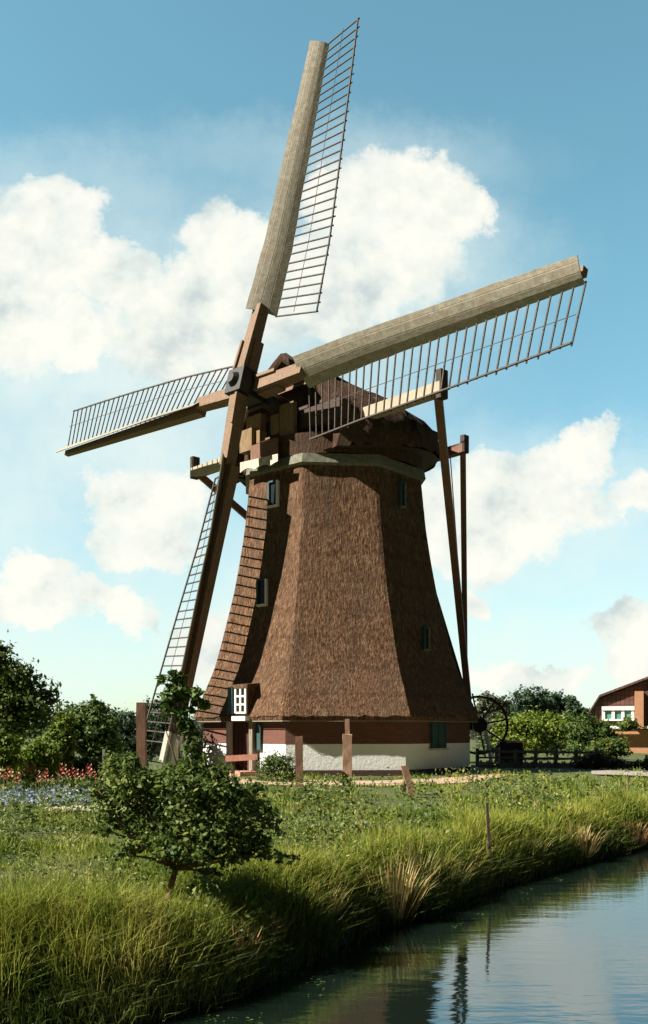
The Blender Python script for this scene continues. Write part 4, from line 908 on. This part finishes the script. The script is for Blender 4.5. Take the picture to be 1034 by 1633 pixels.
haze = union([(230, 580, 380, 150, 1.), (70, 560, 260, 220, 1.), (420, 480, 260, 150, 1.), (600, 430, 210, 130, .9), (110, 450, 200, 160, .9), (60, 840, 160, 90, .9), (240, 870, 200, 140, .95), (150, 1000, 260, 80, .9), (810, 850, 260, 140, 1.), (700, 900, 180, 150, .85),
              (100, 960, 280, 80, .95), (330, 1040, 160, 110, 1.), (900, 1020, 240, 70, .85), (80, 1060, 260, 80, .9), (850, 1085, 300, 55, .95), (650, 1080, 560, 60, .8), (200, 680, 360, 120, .95), (50, 730, 190, 120, .9), (420, 640, 200, 120, .8), (120, 330, 220, 90, .55), (520, 260, 260, 60, .45), (330, 950, 170, 130, .8), (960, 930, 200, 110, .6), (1010, 790, 110, 80, .7)], .75)
fine = nz(16, 8, .62, (3.1, 1.7, 0)).outputs['Fac']; med = nz(6, 6, .6, (7.3, 2.2, 0)).outputs['Fac']
vf = nz(34, 6, .6, (2.2, 8.1, 0)).outputs['Fac']
cr = math_(nt, 'ADD', crisp, math_(nt, 'MULTIPLY', math_(nt, 'SUBTRACT', math_(nt, 'ADD', math_(nt, 'MULTIPLY', fine, .55), math_(nt, 'ADD', math_(nt, 'MULTIPLY', med, .3), math_(nt, 'MULTIPLY', vf, .3))), .575), 2.2))
edge = ramp(nt, cr, [(.2, (0, 0, 0)), (.6, (.72, .72, .72)), (1.0, (1, 1, 1))])
crisp = math_(nt, 'MULTIPLY', edge, ramp(nt, crisp, [(.0, (0, 0, 0)), (.12, (1, 1, 1))]))
haze = math_(nt, 'MULTIPLY', haze, ramp(nt, med, [(.3, (.5, .5, .5)), (.6, (1, 1, 1))]))
north = math_(nt, 'GREATER_THAN', sp.outputs[1], .05)
# scattered clouds over the rest of the sky
mp = nt.nodes.new('ShaderNodeMapping'); mp.inputs['Scale'].default_value = (1, 1, 2.2); nt.links.new(dirv, mp.inputs[0])
oth = nt.nodes.new('ShaderNodeTexNoise'); oth.inputs['Scale'].default_value = 2.6; oth.inputs['Detail'].default_value = 7; nt.links.new(mp.outputs[0], oth.inputs['Vector'])
other = math_(nt, 'MULTIPLY', ramp(nt, oth.outputs['Fac'], [(.62, (0, 0, 0)), (.78, (.6, .6, .6))]), math_(nt, 'SUBTRACT', 1, north))
crisp = math_(nt, 'MULTIPLY', crisp, north); haze = math_(nt, 'MULTIPLY', haze, north)
# clear sky: the sky texture, toned to the greenish blue of the print
tint = mixc(nt, 1.0, vm.outputs[0], mixc(nt, ramp(nt, math_(nt, 'ADD', sp.outputs[1], .0), [(.35, (0, 0, 0)), (.72, (1, 1, 1))]), (.1, .1, .1), mixc(nt, ramp(nt, vv, [(.0, (0, 0, 0)), (.5, (1, 1, 1))]), (1.4, 1.65, 1.5), (1.5, 2.15, 1.7))), 'MULTIPLY')  # sky beside and behind the view darkened to cut fill light on shaded faces
# relief of the cloud banks: brighter where the billow thins towards the sun (upper left), greyer on the far side
d0 = nz(7, 7, .58, (5, 5, 0)).outputs['Fac']; d1 = nz(7, 7, .58, (5 - .018, 5 + .022, 0)).outputs['Fac']
rel = math_(nt, 'ADD', .56, math_(nt, 'MULTIPLY', math_(nt, 'SUBTRACT', d0, d1), 3.2), True)
cl = mixc(nt, math_(nt, 'MULTIPLY', haze, .9), tint, (7.4, 8.4, 8.0))
cl = mixc(nt, crisp, cl, mixc(nt, 1.0, ramp(nt, rel, [(.1, (.62, .7, .7)), (.45, (.87, .91, .84)), (.75, (1, .99, .9))]), (8.8, 8.8, 8.8), 'MULTIPLY'))
cl = mixc(nt, other, cl, (3, 3.3, 3.3))

nt.links.new(cl, bg.inputs['Color']); bg.inputs['Strength'].default_value = SKY_K

# ------------------------------------------------------------------ output
S.view_settings.view_transform = 'Standard'; S.view_settings.look = 'None'; S.view_settings.exposure = 1.2; S.view_settings.gamma = 1
S.render.engine = 'CYCLES'; S.cycles.max_bounces = 6; S.cycles.diffuse_bounces = 2; S.cycles.use_denoising = True
